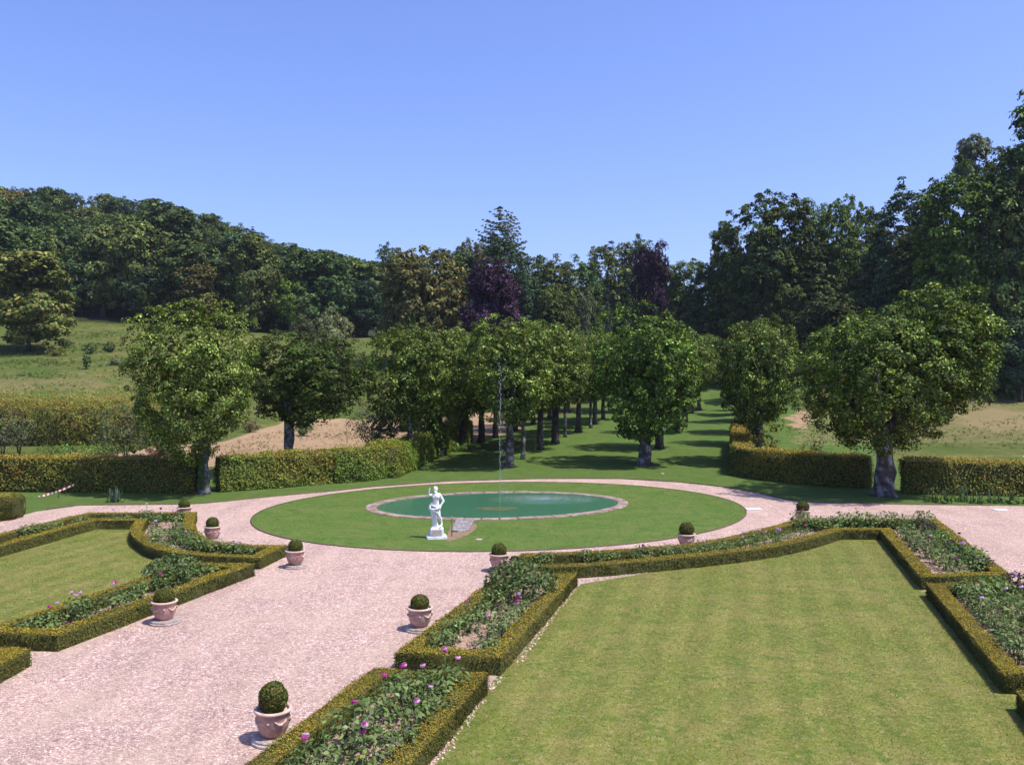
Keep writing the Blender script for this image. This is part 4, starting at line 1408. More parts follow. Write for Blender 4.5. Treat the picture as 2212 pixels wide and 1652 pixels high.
def bloom_mesh(outer_c, inner_c, seed, r=0.054):
    rd = np.random.default_rng(seed)
    C, Nn, S, K = [], [], [], []
    for ring, (n, rad, up, c) in enumerate([(12, .66, .55, outer_c), (10, .42, .9, outer_c), (7, .18, 1.3, inner_c), (12, .80, .25, outer_c)]):
        for k in range(n):
            a = 6.283 * k / n + ring * .4
            C.append((math.cos(a) * r * rad, math.sin(a) * r * rad, 0.012 * (3 - abs(ring - 2)) + r * .2 * ring * .3))
            Nn.append((math.cos(a) * .7, math.sin(a) * .7, up)); S.append(r * .75); K.append(c)
    v, f = leaf_geo(np.array(C), np.array(Nn), np.array(S), 1.25, .18)
    return np_mesh('bloom', v, f, np.array(K) * np.exp(rd.normal(0, .12, (len(K), 1))))


DAH = [dahlia_mesh(k, 0.50) for k in range(6)]
DAH_PALE = dahlia_mesh(11, 0.5, cols=((0.09, 0.17, 0.03), (0.12, 0.19, 0.04), (0.07, 0.13, 0.03)))
DAH_DARK = dahlia_mesh(12, 0.55, cols=((0.035, 0.022, 0.03), (0.028, 0.03, 0.022), (0.05, 0.03, 0.04)))
STEMS = [stems_mesh(k) for k in range(3)]
BLOOM = {'pink and white': bloom_mesh((0.72, 0.42, 0.60), (0.50, 0.05, 0.25), 1), 'magenta': bloom_mesh((0.52, 0.05, 0.28), (0.35, 0.02, 0.14), 2),
         'dark red': bloom_mesh((0.20, 0.01, 0.03), (0.10, 0.005, 0.02), 3), 'pale lilac': bloom_mesh((0.66, 0.50, 0.72), (0.55, 0.30, 0.50), 4), 'pale yellow': bloom_mesh((0.75, 0.68, 0.36), (0.6, 0.5, 0.2), 5)}
pcount = 0
bm = bmesh.new()
tube(bm, [(0, 0, 0), (0.004, 0, .5), (0, 0, 1)], [.007, .006, .005], 5)
STALK = bm_mesh('flower_stalk', bm, True)


def dahlia(x, y, label, group, blooms=(), s=1.0, mesh=None, z=0.05):
    global pcount
    pcount += 1
    t = empty('dahlia_plant', (x, y, z), label, 'flower', group, random.uniform(0, 6.28))
    link('leaves', mesh or DAH[pcount % 6], M['leaf'], t, scale=(s, s, s * random.uniform(.85, 1.2)))
    link('stems', STEMS[pcount % 3], M['stem'], t, scale=(s, s, s))
    for b, (kind, hz) in enumerate(blooms):
        a = random.uniform(0, 6.28); r = 0.16 * s * (1 if len(blooms) > 1 else .5)
        bs = random.uniform(0.9, 1.2)
        hz = min(hz, .76)
        link('flower_stalk', STALK, M['stem'], t, (math.cos(a) * r, math.sin(a) * r, 0), scale=(1, 1, hz * s))
        link('bloom', BLOOM[kind], M['petal'], t, (math.cos(a) * r, math.sin(a) * r, hz * s), (random.uniform(-.5, .1), random.uniform(-.3, .3), 0), (bs, bs, bs))
    return t


def plant_row(p0, p1, n, bed, rowname, blooms, s=1.0, jit=0.12, skip=(), meshes={}):
    hz = .10 if bed in ('curved right', 'crescent left') else .25
    a, b = np.array(P(*p0, hz)), np.array(P(*p1, hz))     # measured at mid height of the plants
    room = BEDPOLY[bed][1]
    for k in range(n):
        if k in skip: continue
        q = a + (b - a) * (k / max(n - 1, 1)) + np.array([random.uniform(-jit, jit), random.uniform(-jit, jit)])
        ring = [np.array((math.cos(t), math.sin(t))) * r for r in (0, .2, .4, .6, .8, 1.1, 1.4) for t in np.linspace(0, 6.28, 12)]
        q = next((q + d for d in ring if bool(in_poly(np.array([q[0] + d[0]]), np.array([q[1] + d[1]]), room)[0])), None)
        if q is None: continue
        bl = blooms.get(k, ())
        what = ('dahlia with %s bloom' % bl[0][0]) if len(bl) == 1 else ('dahlia with several %s blooms' % bl[0][0] if bl else 'leafy dahlia without bloom')
        lab = '%s, %s in the %s, %s bed' % (what, ORD[k], rowname, bed)
        dahlia(q[0], q[1], lab, 'dahlias in the flower beds', bl, s * random.uniform(.85, 1.15), meshes.get(k))


PW, MG, DR, PL, PY = 'pink and white', 'magenta', 'dark red', 'pale lilac', 'pale yellow'
plant_row((640, 1690), (880, 1500), 6, 'nearest right', 'gravel side row', {1: ((PW, .6), (MG, .5)), 2: ((MG, .62),), 4: ((PW, .75), (MG, .8), (MG, .65))}, 1.2)
plant_row((770, 1700), (985, 1480), 7, 'nearest right', 'lawn side row', {1: ((PW, .7), (MG, .6)), 3: ((PW, .62),), 4: ((PW, .66),), 6: ((PW, .75), (MG, .7), (PW, .66))}, 1.2)
plant_row((905, 1520), (930, 1485), 2, 'nearest right', 'middle gap', {1: ((PW, .6),)}, 0.9)
plant_row((955, 1400), (1055, 1300), 5, 'second right', 'gravel side row', {2: ((MG, .65),), 4: ()}, 1.05)
plant_row((1045, 1403), (1120, 1318), 5, 'second right', 'lawn side row', {1: ((PW, .62),), 3: ((PW, .6), (MG, .65)), 4: ((MG, .62), (PL, .7))}, 1.05)
plant_row((1150, 1215), (1330, 1203), 6, 'curved right', 'left end', {3: ((MG, .5),)}, 0.85, skip=(2,))
plant_row((1370, 1211), (1545, 1199), 8, 'curved right', 'curving middle', {1: ((MG, .5),), 3: ((PW, .6),), 6: ((PW, .55), (MG, .5))}, 0.95, skip=(2,))
plant_row((1560, 1196), (1730, 1163), 9, 'curved right', 'rising curve', {2: ((PL, .62), (PW, .5)), 4: ((PL, .7), (PW, .65)), 5: ((PW, .7), (PL, .7)), 8: ((MG, .6),)}, 0.95)
plant_row((1730, 1145), (1990, 1135), 12, 'curved right', 'far straight row', {5: ((PY, .9),), 0: ((MG, .6),)}, 1.25, meshes={1: DAH_PALE, 4: DAH_PALE, 6: DAH_PALE, 9: DAH_PALE})
plant_row((1990, 1150), (2130, 1243), 9, 'curved right', 'outer slanting row', {0: ((DR, 1.0),), 5: ((DR, .9),), 6: ((PL, .6), (PW, .6))}, 1.15, meshes={0: DAH_DARK, 1: DAH_DARK, 3: DAH_PALE, 5: DAH_DARK, 7: DAH_PALE, 8: DAH_DARK})
plant_row((1955, 1165), (2060, 1243), 7, 'curved right', 'lawn side slanting row', {3: ((PL, .6), (MG, .5)), 6: ((MG, .5),)}, 1.15)
plant_row((2000, 1160), (2090, 1240), 5, 'curved right', 'middle slanting row', {}, 1.1, meshes={1: DAH_PALE, 3: DAH_PALE})
plant_row((2090, 1285), (2212, 1420), 8, 'far right', 'lawn side row', {1: ((PW, .5),), 3: ((PL, .6),)}, 1.2)
plant_row((2150, 1280), (2290, 1410), 8, 'far right', 'middle row', {4: ((PL, .75),), 2: ((PL, .6),)}, 1.3, meshes={0: DAH_PALE})
plant_row((2200, 1275), (2330, 1380), 5, 'far right', 'path side row', {0: ((PL, .5),)}, 1.2, meshes={0: DAH_DARK})
plant_row((325, 1190), (560, 1192), 14, 'crescent left', 'front curving row', {9: ((MG, .45),), 12: ((PL, .5),)}, 0.85, 0.2)
plant_row((320, 1165), (470, 1186), 9, 'crescent left', 'middle curving row', {0: ((PL, .7),), 4: ((PW, .5),), 6: ((MG, .4),)}, 0.95, 0.3)
plant_row((335, 1130), (400, 1170), 6, 'crescent left', 'inner end row', {0: ((PL, .8),), 2: ((PW, .7), (PW, .8), (MG, .6)), 4: ()}, 1.0, 0.3)
plant_row((20, 1160), (400, 1118), 9, 'crescent left', 'long straight strip', {4: ((PL, .95),), 6: ((PY, .85),), 7: ((DR, .6),)}, 0.95, 0.2)
plant_row((40, 1362), (290, 1295), 8, 'second left', 'front row', {2: ((PW, .7), (MG, .6)), 3: ((PW, .75), (PW, .6)), 5: ((PW, .8), (MG, .75)), 4: ((PW, .7),)}, 1.0, 0.15)
plant_row((300, 1280), (450, 1235), 4, 'second left', 'back row', {1: ((MG, .6),)}, 0.9, 0.15)


def peony(x, y, w, h, n, label):
    t = empty('peony_clump', (x, y, 0.05), label, 'plant')
    a = RNG.uniform(0, 6.283, n); u = RNG.random(n)
    rad = w / 2 * np.sqrt(RNG.uniform(0, 1, n))
    z = h * (0.2 + 0.8 * RNG.uniform(0, 1, n) ** .6) * np.sqrt(np.clip(1 - (rad / (w / 2)) ** 2 * 0.75, 0.05, 1))
    c = np.c_[np.cos(a) * rad, np.sin(a) * rad, z]
    nn = np.c_[np.cos(a) * .6, np.sin(a) * .6, np.full(n, .6)] + RNG.normal(0, .4, (n, 3))
    v, f = leaf_geo(c, nn, RNG.uniform(.10, .19, n), 2.6, .06)
    link('leaves', np_mesh('leaves', v, f, palette(n, [(0.05, 0.088, 0.02), (0.072, 0.115, 0.03), (0.15, 0.18, 0.085), (0.24, 0.19, 0.09)], [.4, .4, .15, .05])), M['leaf'], t)
    bm = bmesh.new()
    for k in range(40):
        b = random.uniform(0, 6.28); r = w / 2 * math.sqrt(random.random()) * .9
        tube(bm, [(math.cos(b) * r * .6, math.sin(b) * r * .6, -.02), (math.cos(b) * r, math.sin(b) * r, h * .6)], [.008, .006], 4)
    link('stems', bm_mesh('stems', bm, True), M['stem'], t)


x, y = P(1125, 1297, .05)
peony(x, y, 2.1, 1.25, 1900, 'tall dark peony clump in the second right bed')
x, y = P(375, 1262, .05)
peony(x, y, 1.8, 0.95, 1100, 'grey green peony clump behind the pot in the left bed')


# ------------------------------------------------------------------ pots on plinths
def lathe(prof, seg=32, close_top=False):
    bm = bmesh.new()
    rings = [[bm.verts.new((r * math.cos(6.283185 * k / seg), r * math.sin(6.283185 * k / seg), z)) for k in range(seg)] for r, z in prof]
    for a, b in zip(rings, rings[1:]):
        for k in range(seg): bm.faces.new((a[k], a[(k + 1) % seg], b[(k + 1) % seg], b[k]))
    bm.faces.new(rings[0][::-1])
    if close_top: bm.faces.new(rings[-1])
    return bm


pot_m = bm_mesh('pot', lathe([(0.165, 0), (0.18, 0.0), (0.20, 0.03), (0.255, 0.12), (0.285, 0.22), (0.29, 0.30), (0.288, 0.40), (0.296, 0.405), (0.296, 0.425), (0.27, 0.43), (0.262, 0.40), (0.26, 0.36)]), True)
rim_m = bm_mesh('rim', lathe([(0.285, 0.425), (0.315, 0.428), (0.335, 0.445), (0.335, 0.468), (0.318, 0.482), (0.285, 0.482), (0.268, 0.468), (0.266, 0.43)]), True)
soil_m = bm_mesh('soil', lathe([(0.01, 0.385), (0.262, 0.385), (0.01, 0.39)], 20))
plinth_m = bm_mesh('plinth', lathe([(0.40, 0), (0.41, 0.02), (0.405, 0.045), (0.385, 0.05), (0.375, 0.06), (0.375, 0.085), (0.36, 0.10), (0.20, 0.10), (0.01, 0.10)], 28), False)
bm = bmesh.new()
pts = [(0.295 * math.cos(t * .13), 0.295 * math.sin(t * .13), 0.335 - 0.075 * math.sin(math.pi * t / 6)) for t in range(7)]
tube(bm, pts, [0.010, 0.016, 0.022, 0.026, 0.022, 0.016, 0.010], 7, 0.25, 2)
garland_m = bm_mesh('garland', bm, True)
boss_m = bmesh.new()
bmesh.ops.create_uvsphere(boss_m, u_segments=10, v_segments=7, radius=0.034)
for v in boss_m.verts:
    v.co.x *= 0.8; v.co.z *= 1.15
    if v.co.z < 0: v.co.y *= 0.7
boss_m = bm_mesh('boss', boss_m, True)


def ball_mesh(r, h, ragged, seed, n=2600):
    d = unit(RNG.normal(size=(n, 3)))
    lum = 1 + 0.04 * sinnoise(d, 4, seed) + RNG.normal(0, 0.02 + ragged * .25, n)
    p = d * np.array([r, r, h / 2]) * lum[:, None]
    # sides a little fuller than a sphere, flat where it meets the pot
    p[:, 2] = np.maximum(p[:, 2], -h * .47)
    nn = d + RNG.normal(0, .5, (n, 3))
    v, f = leaf_geo(p, nn, 0.042 * RNG.uniform(.7, 1.3, n), 1.6)
    return np_mesh('box_ball', v, f, palette(n, [(0.085, 0.115, 0.02), (0.06, 0.085, 0.016), (0.14, 0.13, 0.03), (0.15, 0.09, 0.035)], [.4, .25, .23, .12]))


bm = bmesh.new()
bmesh.ops.create_uvsphere(bm, u_segments=14, v_segments=9, radius=1)
ballcore_m = bm_mesh('twig_core', bm, True)
POTS = [
    (590, 1529, 'nearest terracotta pot with a box ball, beside the front right bed hedge', 0.245, 0.55, .02, 'nearest'),
    (907, 1311, 'terracotta pot with a round box ball at the corner of the second right bed', 0.225, 0.40, .05, 'second on the right of the walk'),
    (1078, 1196, 'terracotta pot with box ball before the oval lawn, at the tip of the curved bed', 0.235, 0.43, .05, 'at the tip of the curved bed'),
    (355, 1297, 'terracotta pot with a ragged brownish box bush against the left hedge', 0.25, 0.40, .12, 'against the left hedge'),
    (638, 1188, 'terracotta pot with box ball at the tip of the left crescent bed', 0.23, 0.44, .05, 'at the tip of the left crescent'),
    (459, 1136.5, 'terracotta pot with box ball partly hidden by the inner curve of the crescent hedge', 0.23, 0.44, .04, 'behind the inner curve of the crescent'),
    (398, 1095, 'farthest left pot, small box ball at the far corner of the crescent hedge', 0.235, 0.42, .02, 'at the far left corner'),
    (1483, 1153, 'terracotta pot with box ball behind the curved right hedge, below the round lawn', 0.265, 0.52, .03, 'behind the curved right hedge'),
    (1734, 1102, 'farthest right pot with box ball near the white board on the gravel', 0.26, 0.48, .03, 'at the far right bend'),
]
for k, (px, py, lab, br, bh, rag, where) in enumerate(POTS):
    x, y = P(px, py, 0.575)
    pl = link('stone_plinth', plinth_m, M['plinth_stone'], None, (x + 0.02, y, 0.004), (0, 0, k * 1.1))
    tag(pl, 'round weathered stone plinth under the pot %s' % where, 'plinth', 'stone plinths under the pots')
    t = empty('potted_topiary', (x, y, 0.104), lab, 'potted plant', 'terracotta pots with box balls', 0.35 + k * .13)
    p = link('pot', pot_m, M['pot'], t)
    link('rim', rim_m, M['pot_rim'], p)
    for g in range(4):
        link('garland', garland_m, M['pot_rim'], p, rot=(0, 0, g * 1.5708))
        a = g * 1.5708 - 0.39 + 0.0
        link('boss', boss_m, M['pot'], p, (0.30 * math.cos(a), 0.30 * math.sin(a), 0.29), (0, 0, a))
    link('soil', soil_m, M['dirt'], t)
    bz = 0.40 + bh / 2 - 0.02
    b = link('box_ball', ball_mesh(br, bh, rag, k), M['box_leaf'], t, (0, 0, bz))
    link('twig_core', ballcore_m, M['core'], b, scale=(br * .9, br * .9, bh / 2 * .9))

# big clipped box block at the left edge
x, y = P(-6, 1120)
bl = empty('box_topiary', (x, y, 0), 'large rounded block of clipped box at the left edge by the gravel', 'topiary')
n = 6500
d = unit(RNG.normal(size=(n, 3)))
p = np.sign(d) * np.abs(d) ** 0.55 * np.array([1.05, 0.8, 0.62]) + np.array([0, 0, .52])
p = p[p[:, 2] > 0]
nn = unit(p - np.array([0, 0, .4])) + RNG.normal(0, .45, p.shape)
v, f = leaf_geo(p, nn, 0.05 * RNG.uniform(.7, 1.3, len(p)), 1.5)
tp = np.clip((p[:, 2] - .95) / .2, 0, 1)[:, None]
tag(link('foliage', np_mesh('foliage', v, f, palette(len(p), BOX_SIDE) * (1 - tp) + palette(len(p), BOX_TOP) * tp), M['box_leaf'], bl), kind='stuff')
bm = bmesh.new()
bmesh.ops.create_cube(bm, size=1)
bmesh.ops.bevel(bm, geom=bm.edges[:], offset=.2, segments=2, affect='EDGES')
link('twig_core', bm_mesh('twig_core', bm), M['core'], bl, (0, 0, .5), scale=(1.9, 1.4, 1.1))
L = [P(-200, 1108, .45), P(22, 1103, .45)]
a = np.array(P(-160, 1136)); b = np.array(P(12, 1124))
pts = np.array([a + (b - a) * t for t in np.linspace(0, 1, 4)])
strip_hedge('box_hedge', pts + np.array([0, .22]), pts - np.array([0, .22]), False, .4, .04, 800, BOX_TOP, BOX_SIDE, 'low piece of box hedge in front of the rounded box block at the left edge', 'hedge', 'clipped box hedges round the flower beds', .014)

# ------------------------------------------------------------------ statue
SX, SY = P(943, 1163)
UX = 0.00184


def sv(zx, zy, d=0.0):
    """statue measurements: x and height read off the picture, d = depth towards the viewer"""
    return Vector(((zx - 560) * UX, -d, (1345 - zy) * UX))


statue = empty('statue', (SX, SY, 0.03), 'white marble statue of a bearded bare chested man raising one arm, on a stone pedestal', 'statue')


def bevel_box(sx_, sy_, z0, z1, taper=1.0, bev=0.02):
    bm = bmesh.new()
    bmesh.ops.create_cube(bm, size=1)
    for v in bm.verts:
        t = taper if v.co.z > 0 else 1
        v.co = Vector((v.co.x * sx_ * t, v.co.y * sy_ * t, z0 if v.co.z < 0 else z1))
    bmesh.ops.bevel(bm, geom=bm.edges[:], offset=bev, segments=2, affect='EDGES')
    return bm


link('base_slab', bm_mesh('base_slab', bevel_box(.80, .66, -0.02, .10, .97)), M['marble'], statue, rot=(0, 0, .18))
ped = link('pedestal', bm_mesh('pedestal', bevel_box(.56, .50, .098, .40, .88)), M['marble'], statue, rot=(0, 0, .18))
link('panel', bm_mesh('panel', bevel_box(.42, .02, .13, .36, .92, .006)), M['plaque'], ped, (-.02, -.247, 0), (0.1, 0, 0))


def capsule(bm, p0, p1, r0, r1, n=5):
    p0, p1 = Vector(p0), Vector(p1)
    for k in range(n + 1):
        t = k / n
        mt = Matrix.Translation(p0.lerp(p1, t))
        bmesh.ops.create_uvsphere(bm, u_segments=12, v_segments=8, radius=r0 + (r1 - r0) * t, matrix=mt)
    tube(bm, [p0, p1], [r0, r1], 12)


def blob(bm, c, rx, ry, rz, rot=(0, 0, 0)):
    from mathutils import Euler
    mt = Matrix.Translation(Vector(c)) @ Euler(rot).to_matrix().to_4x4() @ Matrix.Diagonal((rx, ry, rz, 1))
    bmesh.ops.create_uvsphere(bm, u_segments=16, v_segments=10, radius=1, matrix=mt)


def fuse(name, bm, voxel, mat, parent, smooth_it=2):
    me = bm_mesh(name, bm)
    o = bpy.data.objects.new(name, me)
    COL.objects.link(o)
    r = o.modifiers.new('r', 'REMESH')
    r.mode = 'VOXEL'
    r.voxel_size = voxel
    s = o.modifiers.new('s', 'SMOOTH')
    s.iterations = smooth_it
    s.factor = 0.5
    dg = bpy.context.evaluated_depsgraph_get()
    nm = bpy.data.meshes.new_from_object(o.evaluated_get(dg))
    nm.name = name
    nm.polygons.foreach_set('use_smooth', np.ones(len(nm.polygons), bool))
    bpy.data.objects.remove(o)
    bpy.data.meshes.remove(me)
    return link(name, nm, mat, parent)


# rock under the feet
bm = bmesh.new()
blob(bm, sv(560, 1180), .24, .20, .13)
blob(bm, sv(500, 1150), .12, .14, .10)
blob(bm, sv(650, 1150, .05), .12, .14, .10)
blob(bm, sv(600, 1120), .16, .13, .09)
blob(bm, sv(480, 1120, .05), .07, .08, .06)
fuse('rock', bm, .02, M['marble'], statue)
# body
bm = bmesh.new()
neck = sv(548, 388); chest = sv(555, 450, .02)
capsule(bm, sv(552, 640), sv(548, 545), .125, .118)          # hips to waist
capsule(bm, sv(548, 560, .0), sv(552, 455, .01), .118, .150)  # ribcage
capsule(bm, sv(490, 432), sv(618, 428), .075, .075)          # shoulders
blob(bm, sv(515, 470, .10), .075, .05, .055); blob(bm, sv(590, 468, .10), .075, .05, .055)
blob(bm, sv(550, 560, .07), .09, .06, .09)
capsule(bm, sv(552, 420), sv(543, 360), .058, .052)          # neck
blob(bm, sv(540, 318, .01), .072, .088, .105, (.15, 0, .2))  # head
blob(bm, sv(538, 287, .0), .088, .10, .080)                  # cap
blob(bm, sv(540, 300, .01), .094, .106, .018, (.12, 0, .2))  # brim of the cap
blob(bm, sv(536, 365, .085), .052, .05, .068)                # beard
blob(bm, sv(536, 395, .09), .036, .038, .045)
capsule(bm, sv(535, 318, .09), sv(533, 336, .108), .010, .016, 2)   # nose
blob(bm, sv(517, 312, .083), .018, .012, .008); blob(bm, sv(555, 312, .085), .018, .012, .008)   # brows
blob(bm, sv(534, 348, .098), .024, .012, .007)               # moustache
blob(bm, sv(500, 325, .0), .012, .022, .03); blob(bm, sv(580, 325, .0), .012, .022, .03)         # ears
# raised right arm (at the viewer's left)
el = sv(398, 425, .10); wr = sv(412, 330, .16)
capsule(bm, sv(478, 432), el, .060, .046)
capsule(bm, el, wr, .046, .032)
blob(bm, wr + Vector((.006, -.005, .045)), .034, .022, .045)
for i in range(4):
    b0 = wr + Vector((-.018 + i * .014, -.012, .080)); m = b0 + Vector((.012, -.012, [.026, .032, .030, .022][i])); e = m + Vector((.026, -.004, .004))
    capsule(bm, b0, m, .0095, .009, 2); capsule(bm, m, e, .009, .007, 2)
capsule(bm, wr + Vector((.028, -.01, .035)), wr + Vector((.055, -.02, .062)), .011, .008, 2)
# left arm hanging, hand at the hip
el = sv(706, 560, -.02); wr = sv(648, 662, .06)
capsule(bm, sv(628, 430), el, .064, .050)
capsule(bm, el, wr, .050, .034)
blob(bm, wr + Vector((-.01, -.005, -.04)), .034, .024, .046)
for i in range(4):
    b0 = wr + Vector((-.034 + i * .016, -.008, -.075)); m = b0 + Vector((-.003, -.012, -[.026, .032, .03, .022][i])); e = m + Vector((-.008, .004, -.022))
    capsule(bm, b0, m, .0095, .009, 2); capsule(bm, m, e, .009, .007, 2)
capsule(bm, wr + Vector((-.036, -.01, -.03)), wr + Vector((-.056, -.026, -.060)), .011, .008, 2)
# legs
kn = sv(618, 872, .08); an = sv(668, 1010, .0)
capsule(bm, sv(585, 690), kn, .098, .062)
capsule(bm, kn, sv(648, 935, .02), .060, .058); capsule(bm, sv(648, 935, .02), an, .058, .036)
capsule(bm, an, sv(672, 1062, .03), .036, .034); capsule(bm, sv(672, 1062, .02), sv(655, 1085, .16), .040, .026)
for i in range(4): capsule(bm, sv(642 + i * 9, 1086, .16), sv(640 + i * 9, 1090, .195), .012, .010, 2)
kn2 = sv(500, 880, .04); an2 = sv(520, 1040, -.02)
capsule(bm, sv(520, 690), kn2, .098, .064); capsule(bm, kn2, an2, .062, .038)
capsule(bm, an2, sv(505, 1098, .10), .040, .028)
fuse('figure', bm, .0105, M['marble'], statue, 2)
# drapery: rolled round the hips, hanging in folds behind the right leg
bm = bmesh.new()
roll = [sv(470, 600, .05), sv(425, 660, .06), sv(430, 715, .09), sv(500, 735, .15), sv(570, 715, .17), sv(630, 690, .12), sv(640, 660, .05)]
for a, b in zip(roll, roll[1:]): capsule(bm, a, b, .048, .050)
roll = [sv(440, 640, .04), sv(490, 650, .13), sv(560, 670, .15), sv(620, 655, .10)]
for a, b in zip(roll, roll[1:]): capsule(bm, a, b, .034, .032)
roll = [sv(415, 690, .03), sv(405, 720, .05), sv(450, 745, .12), sv(520, 765, .17), sv(590, 790, .17)]
for a, b in zip(roll, roll[1:]): capsule(bm, a, b, .030, .034)
for i in range(9):
    t = i / 8
    top = sv(438 + 105 * t, 745 + 25 * t, .09 + .05 * math.sin(i * 1.9))
    bot = sv(500 + 82 * t, 1095 - 8 * t, .02 + .05 * math.sin(i * 1.9 + .5))
    capsule(bm, top, bot, .030, .034, 12)
for i in range(5):
    capsule(bm, sv(520 + 22 * i, 770 + 12 * i, .17), sv(560 + 16 * i, 830 + 14 * i, .15), .026, .018, 4)
fuse('drapery', bm, .0105, M['marble'], statue, 1)

x, y = P(976, 1160)
tap = empty('standpipe', (x, y, 0.03), 'thin dark standpipe with a small tap beside the statue', 'tap')
bm = bmesh.new()
tube(bm, [(0, 0, -.02), (0.01, 0, .35), (-.01, 0, .74)], [.017, .016, .016], 8)
link('pipe', bm_mesh('pipe', bm, True), M['metal'], tap)
bm = bmesh.new()
tube(bm, [(-.045, 0, .745), (.04, 0, .745)], [.014, .014], 8)
tube(bm, [(-.01, 0, .74), (-.01, 0, .80)], [.012, .008], 8)
tube(bm, [(-.035, 0, .80), (.015, 0, .80)], [.007, .007], 6)
tube(bm, [(.04, 0, .745), (.05, -.01, .70)], [.012, .010], 8)
link('faucet', bm_mesh('faucet', bm, True), M['brass'], tap)

# stone outlet beside the statue
ch = empty('outlet_channel', (*P(996, 1142), 0.03), 'weathered grey stone outlet slabs between the statue and the pond rim', 'stone channel')
ox, oy = P(996, 1142)


def slab(name, pts, z0, z1, mat):
    bm = bmesh.new()
    q = [P(*p) for p in pts]
    lo = [bm.verts.new((x - ox, y - oy, -.02)) for x, y in q]
    hi = [bm.verts.new((x - ox, y - oy, zz)) for (x, y), zz in zip(q, z1)]
    n = len(q)
    bm.faces.new(hi)
    for i in range(n): bm.faces.new((lo[i], lo[(i + 1) % n], hi[(i + 1) % n], hi[i]))
    bmesh.ops.recalc_face_normals(bm, faces=bm.faces)
    bmesh.ops.bevel(bm, geom=[e for e in bm.edges if all(v.co.z > -.01 for v in e.verts)], offset=.015, segments=1, affect='EDGES')
    link(name, bm_mesh(name, bm), mat, ch)


slab('side_slab', [(985, 1127), (1001, 1126), (990, 1151), (975, 1150)], 0, [.10, .10, .07, .07], M['grey_stone'])
slab('trough_slab', [(1000, 1127), (1015, 1127), (1002, 1151), (989, 1152)], 0, [.055, .055, .035, .035], M['grey_stone'])
slab('side_slab', [(1013, 1126), (1025, 1126), (1012, 1148), (1000, 1150)], 0, [.095, .095, .065, .065], M['grey_stone'])
dp = catmull(pix([(962, 1166), (972, 1145), (980, 1130), (1020, 1130), (1030, 1140), (1012, 1156), (992, 1164), (972, 1170)]), 3, True)
flat('bare_ground', dp, 0.036, M['dirt'], 'worn bare earth round the outlet slabs')
x, y = P(1034, 1167)
bm = bmesh.new()
bmesh.ops.create_icosphere(bm, subdivisions=2, radius=1)
for v in bm.verts: v.co = Vector((v.co.x * .16, v.co.y * .14, v.co.z * .03)) * random.uniform(.85, 1.1)
tag(link('flat_stone', bm_mesh('flat_stone', bm), M['plinth_stone'], None, (x, y, .04)), 'small flat pale stone on the grass right of the statue', 'stone')

# white boards lying on the gravel
def board(name, px, py, w, d, h, rz, lab, mat='white'):
    x, y = P(px, py)
    bm = bevel_box(w, d, 0, h, 1, .008)
    return tag(link(name, bm_mesh(name, bm), M[mat], None, (x, y, .008), (0, 0, rz)), lab, 'board')


board('white_board', 1628, 1101, .72, .34, .05, .02, 'flat white board lying on the gravel right of the oval lawn')
bm = bmesh.new()
bmesh.ops.create_icosphere(bm, subdivisions=2, radius=1)
for v in bm.verts: v.co = Vector((v.co.x * .36, v.co.y * .13, v.co.z * .05)) * random.uniform(.93, 1.05)
x, y = P(2160, 1102)
tag(link('white_stone', bm_mesh('white_stone', bm), M['white'], None, (x, y, .03)), 'flat white stone slab lying on the gravel at far right', 'stone')
x, y = P(1430, 1024)
bm = bmesh.new()
bmesh.ops.create_icosphere(bm, subdivisions=1, radius=1)
for v in bm.verts: v.co = Vector((v.co.x * .16, v.co.y * .12, v.co.z * .05))
tag(link('pale_stone', bm_mesh('pale_stone', bm), M['plinth_stone'], None, (x, y, .03)), 'small pale stone on the grass in front of the avenue', 'stone')

# striped barrier tape
pts3 = []
for (px, py, Y) in [(40, 1079, 45.0), (75, 1075, 45.4), (105, 1067, 45.8), (130, 1059, 46.0), (158, 1047, 46.4)]:
    x, y = XY(px, Y)
    pts3.append((x, y, ZT(py, Y)))
tp = catmull(pts3, 6)
tape = empty('barrier_tape', (tp[0][0], tp[0][1], 0), 'red and white striped barrier tape sagging in front of the yellowing left hedge', 'tape')
b0 = np.array([tp[0][0], tp[0][1], 0])
tp = [np.array(p) - b0 for p in tp]
for par, nm, mt in ((0, 'red_stripe', 'red'), (1, 'white_stripe', 'tape_white')):
    for i in range(len(tp) - 1):
        if i % 2 != par: continue
        V, Fc = [], []
        tw = 0.3 * math.sin(i * .8)
        for p in (tp[i], tp[i + 1]):
            V += [tuple(p + np.array([0, .03 * tw, .045])), tuple(p - np.array([0, .03 * tw, .045]))]
        link(nm, np_mesh(nm, V, np.array([(0, 1, 3, 2)])), M[mt], tape)
for px, py, lab in ((126, 1071, 'left'), (142, 1068, 'right')):
    x, y = P(px, py + 4)
    bm = bmesh.new()
    tube(bm, [(0, 0, -.05), (0.01, 0, .42)], [.022, .018], 7)
    tag(link('wooden_stake', bm_mesh('wooden_stake', bm, True), M['bark'], None, (x, y, 0)), 'thin wooden stake under the striped tape, the %s one of two' % lab, 'stake')


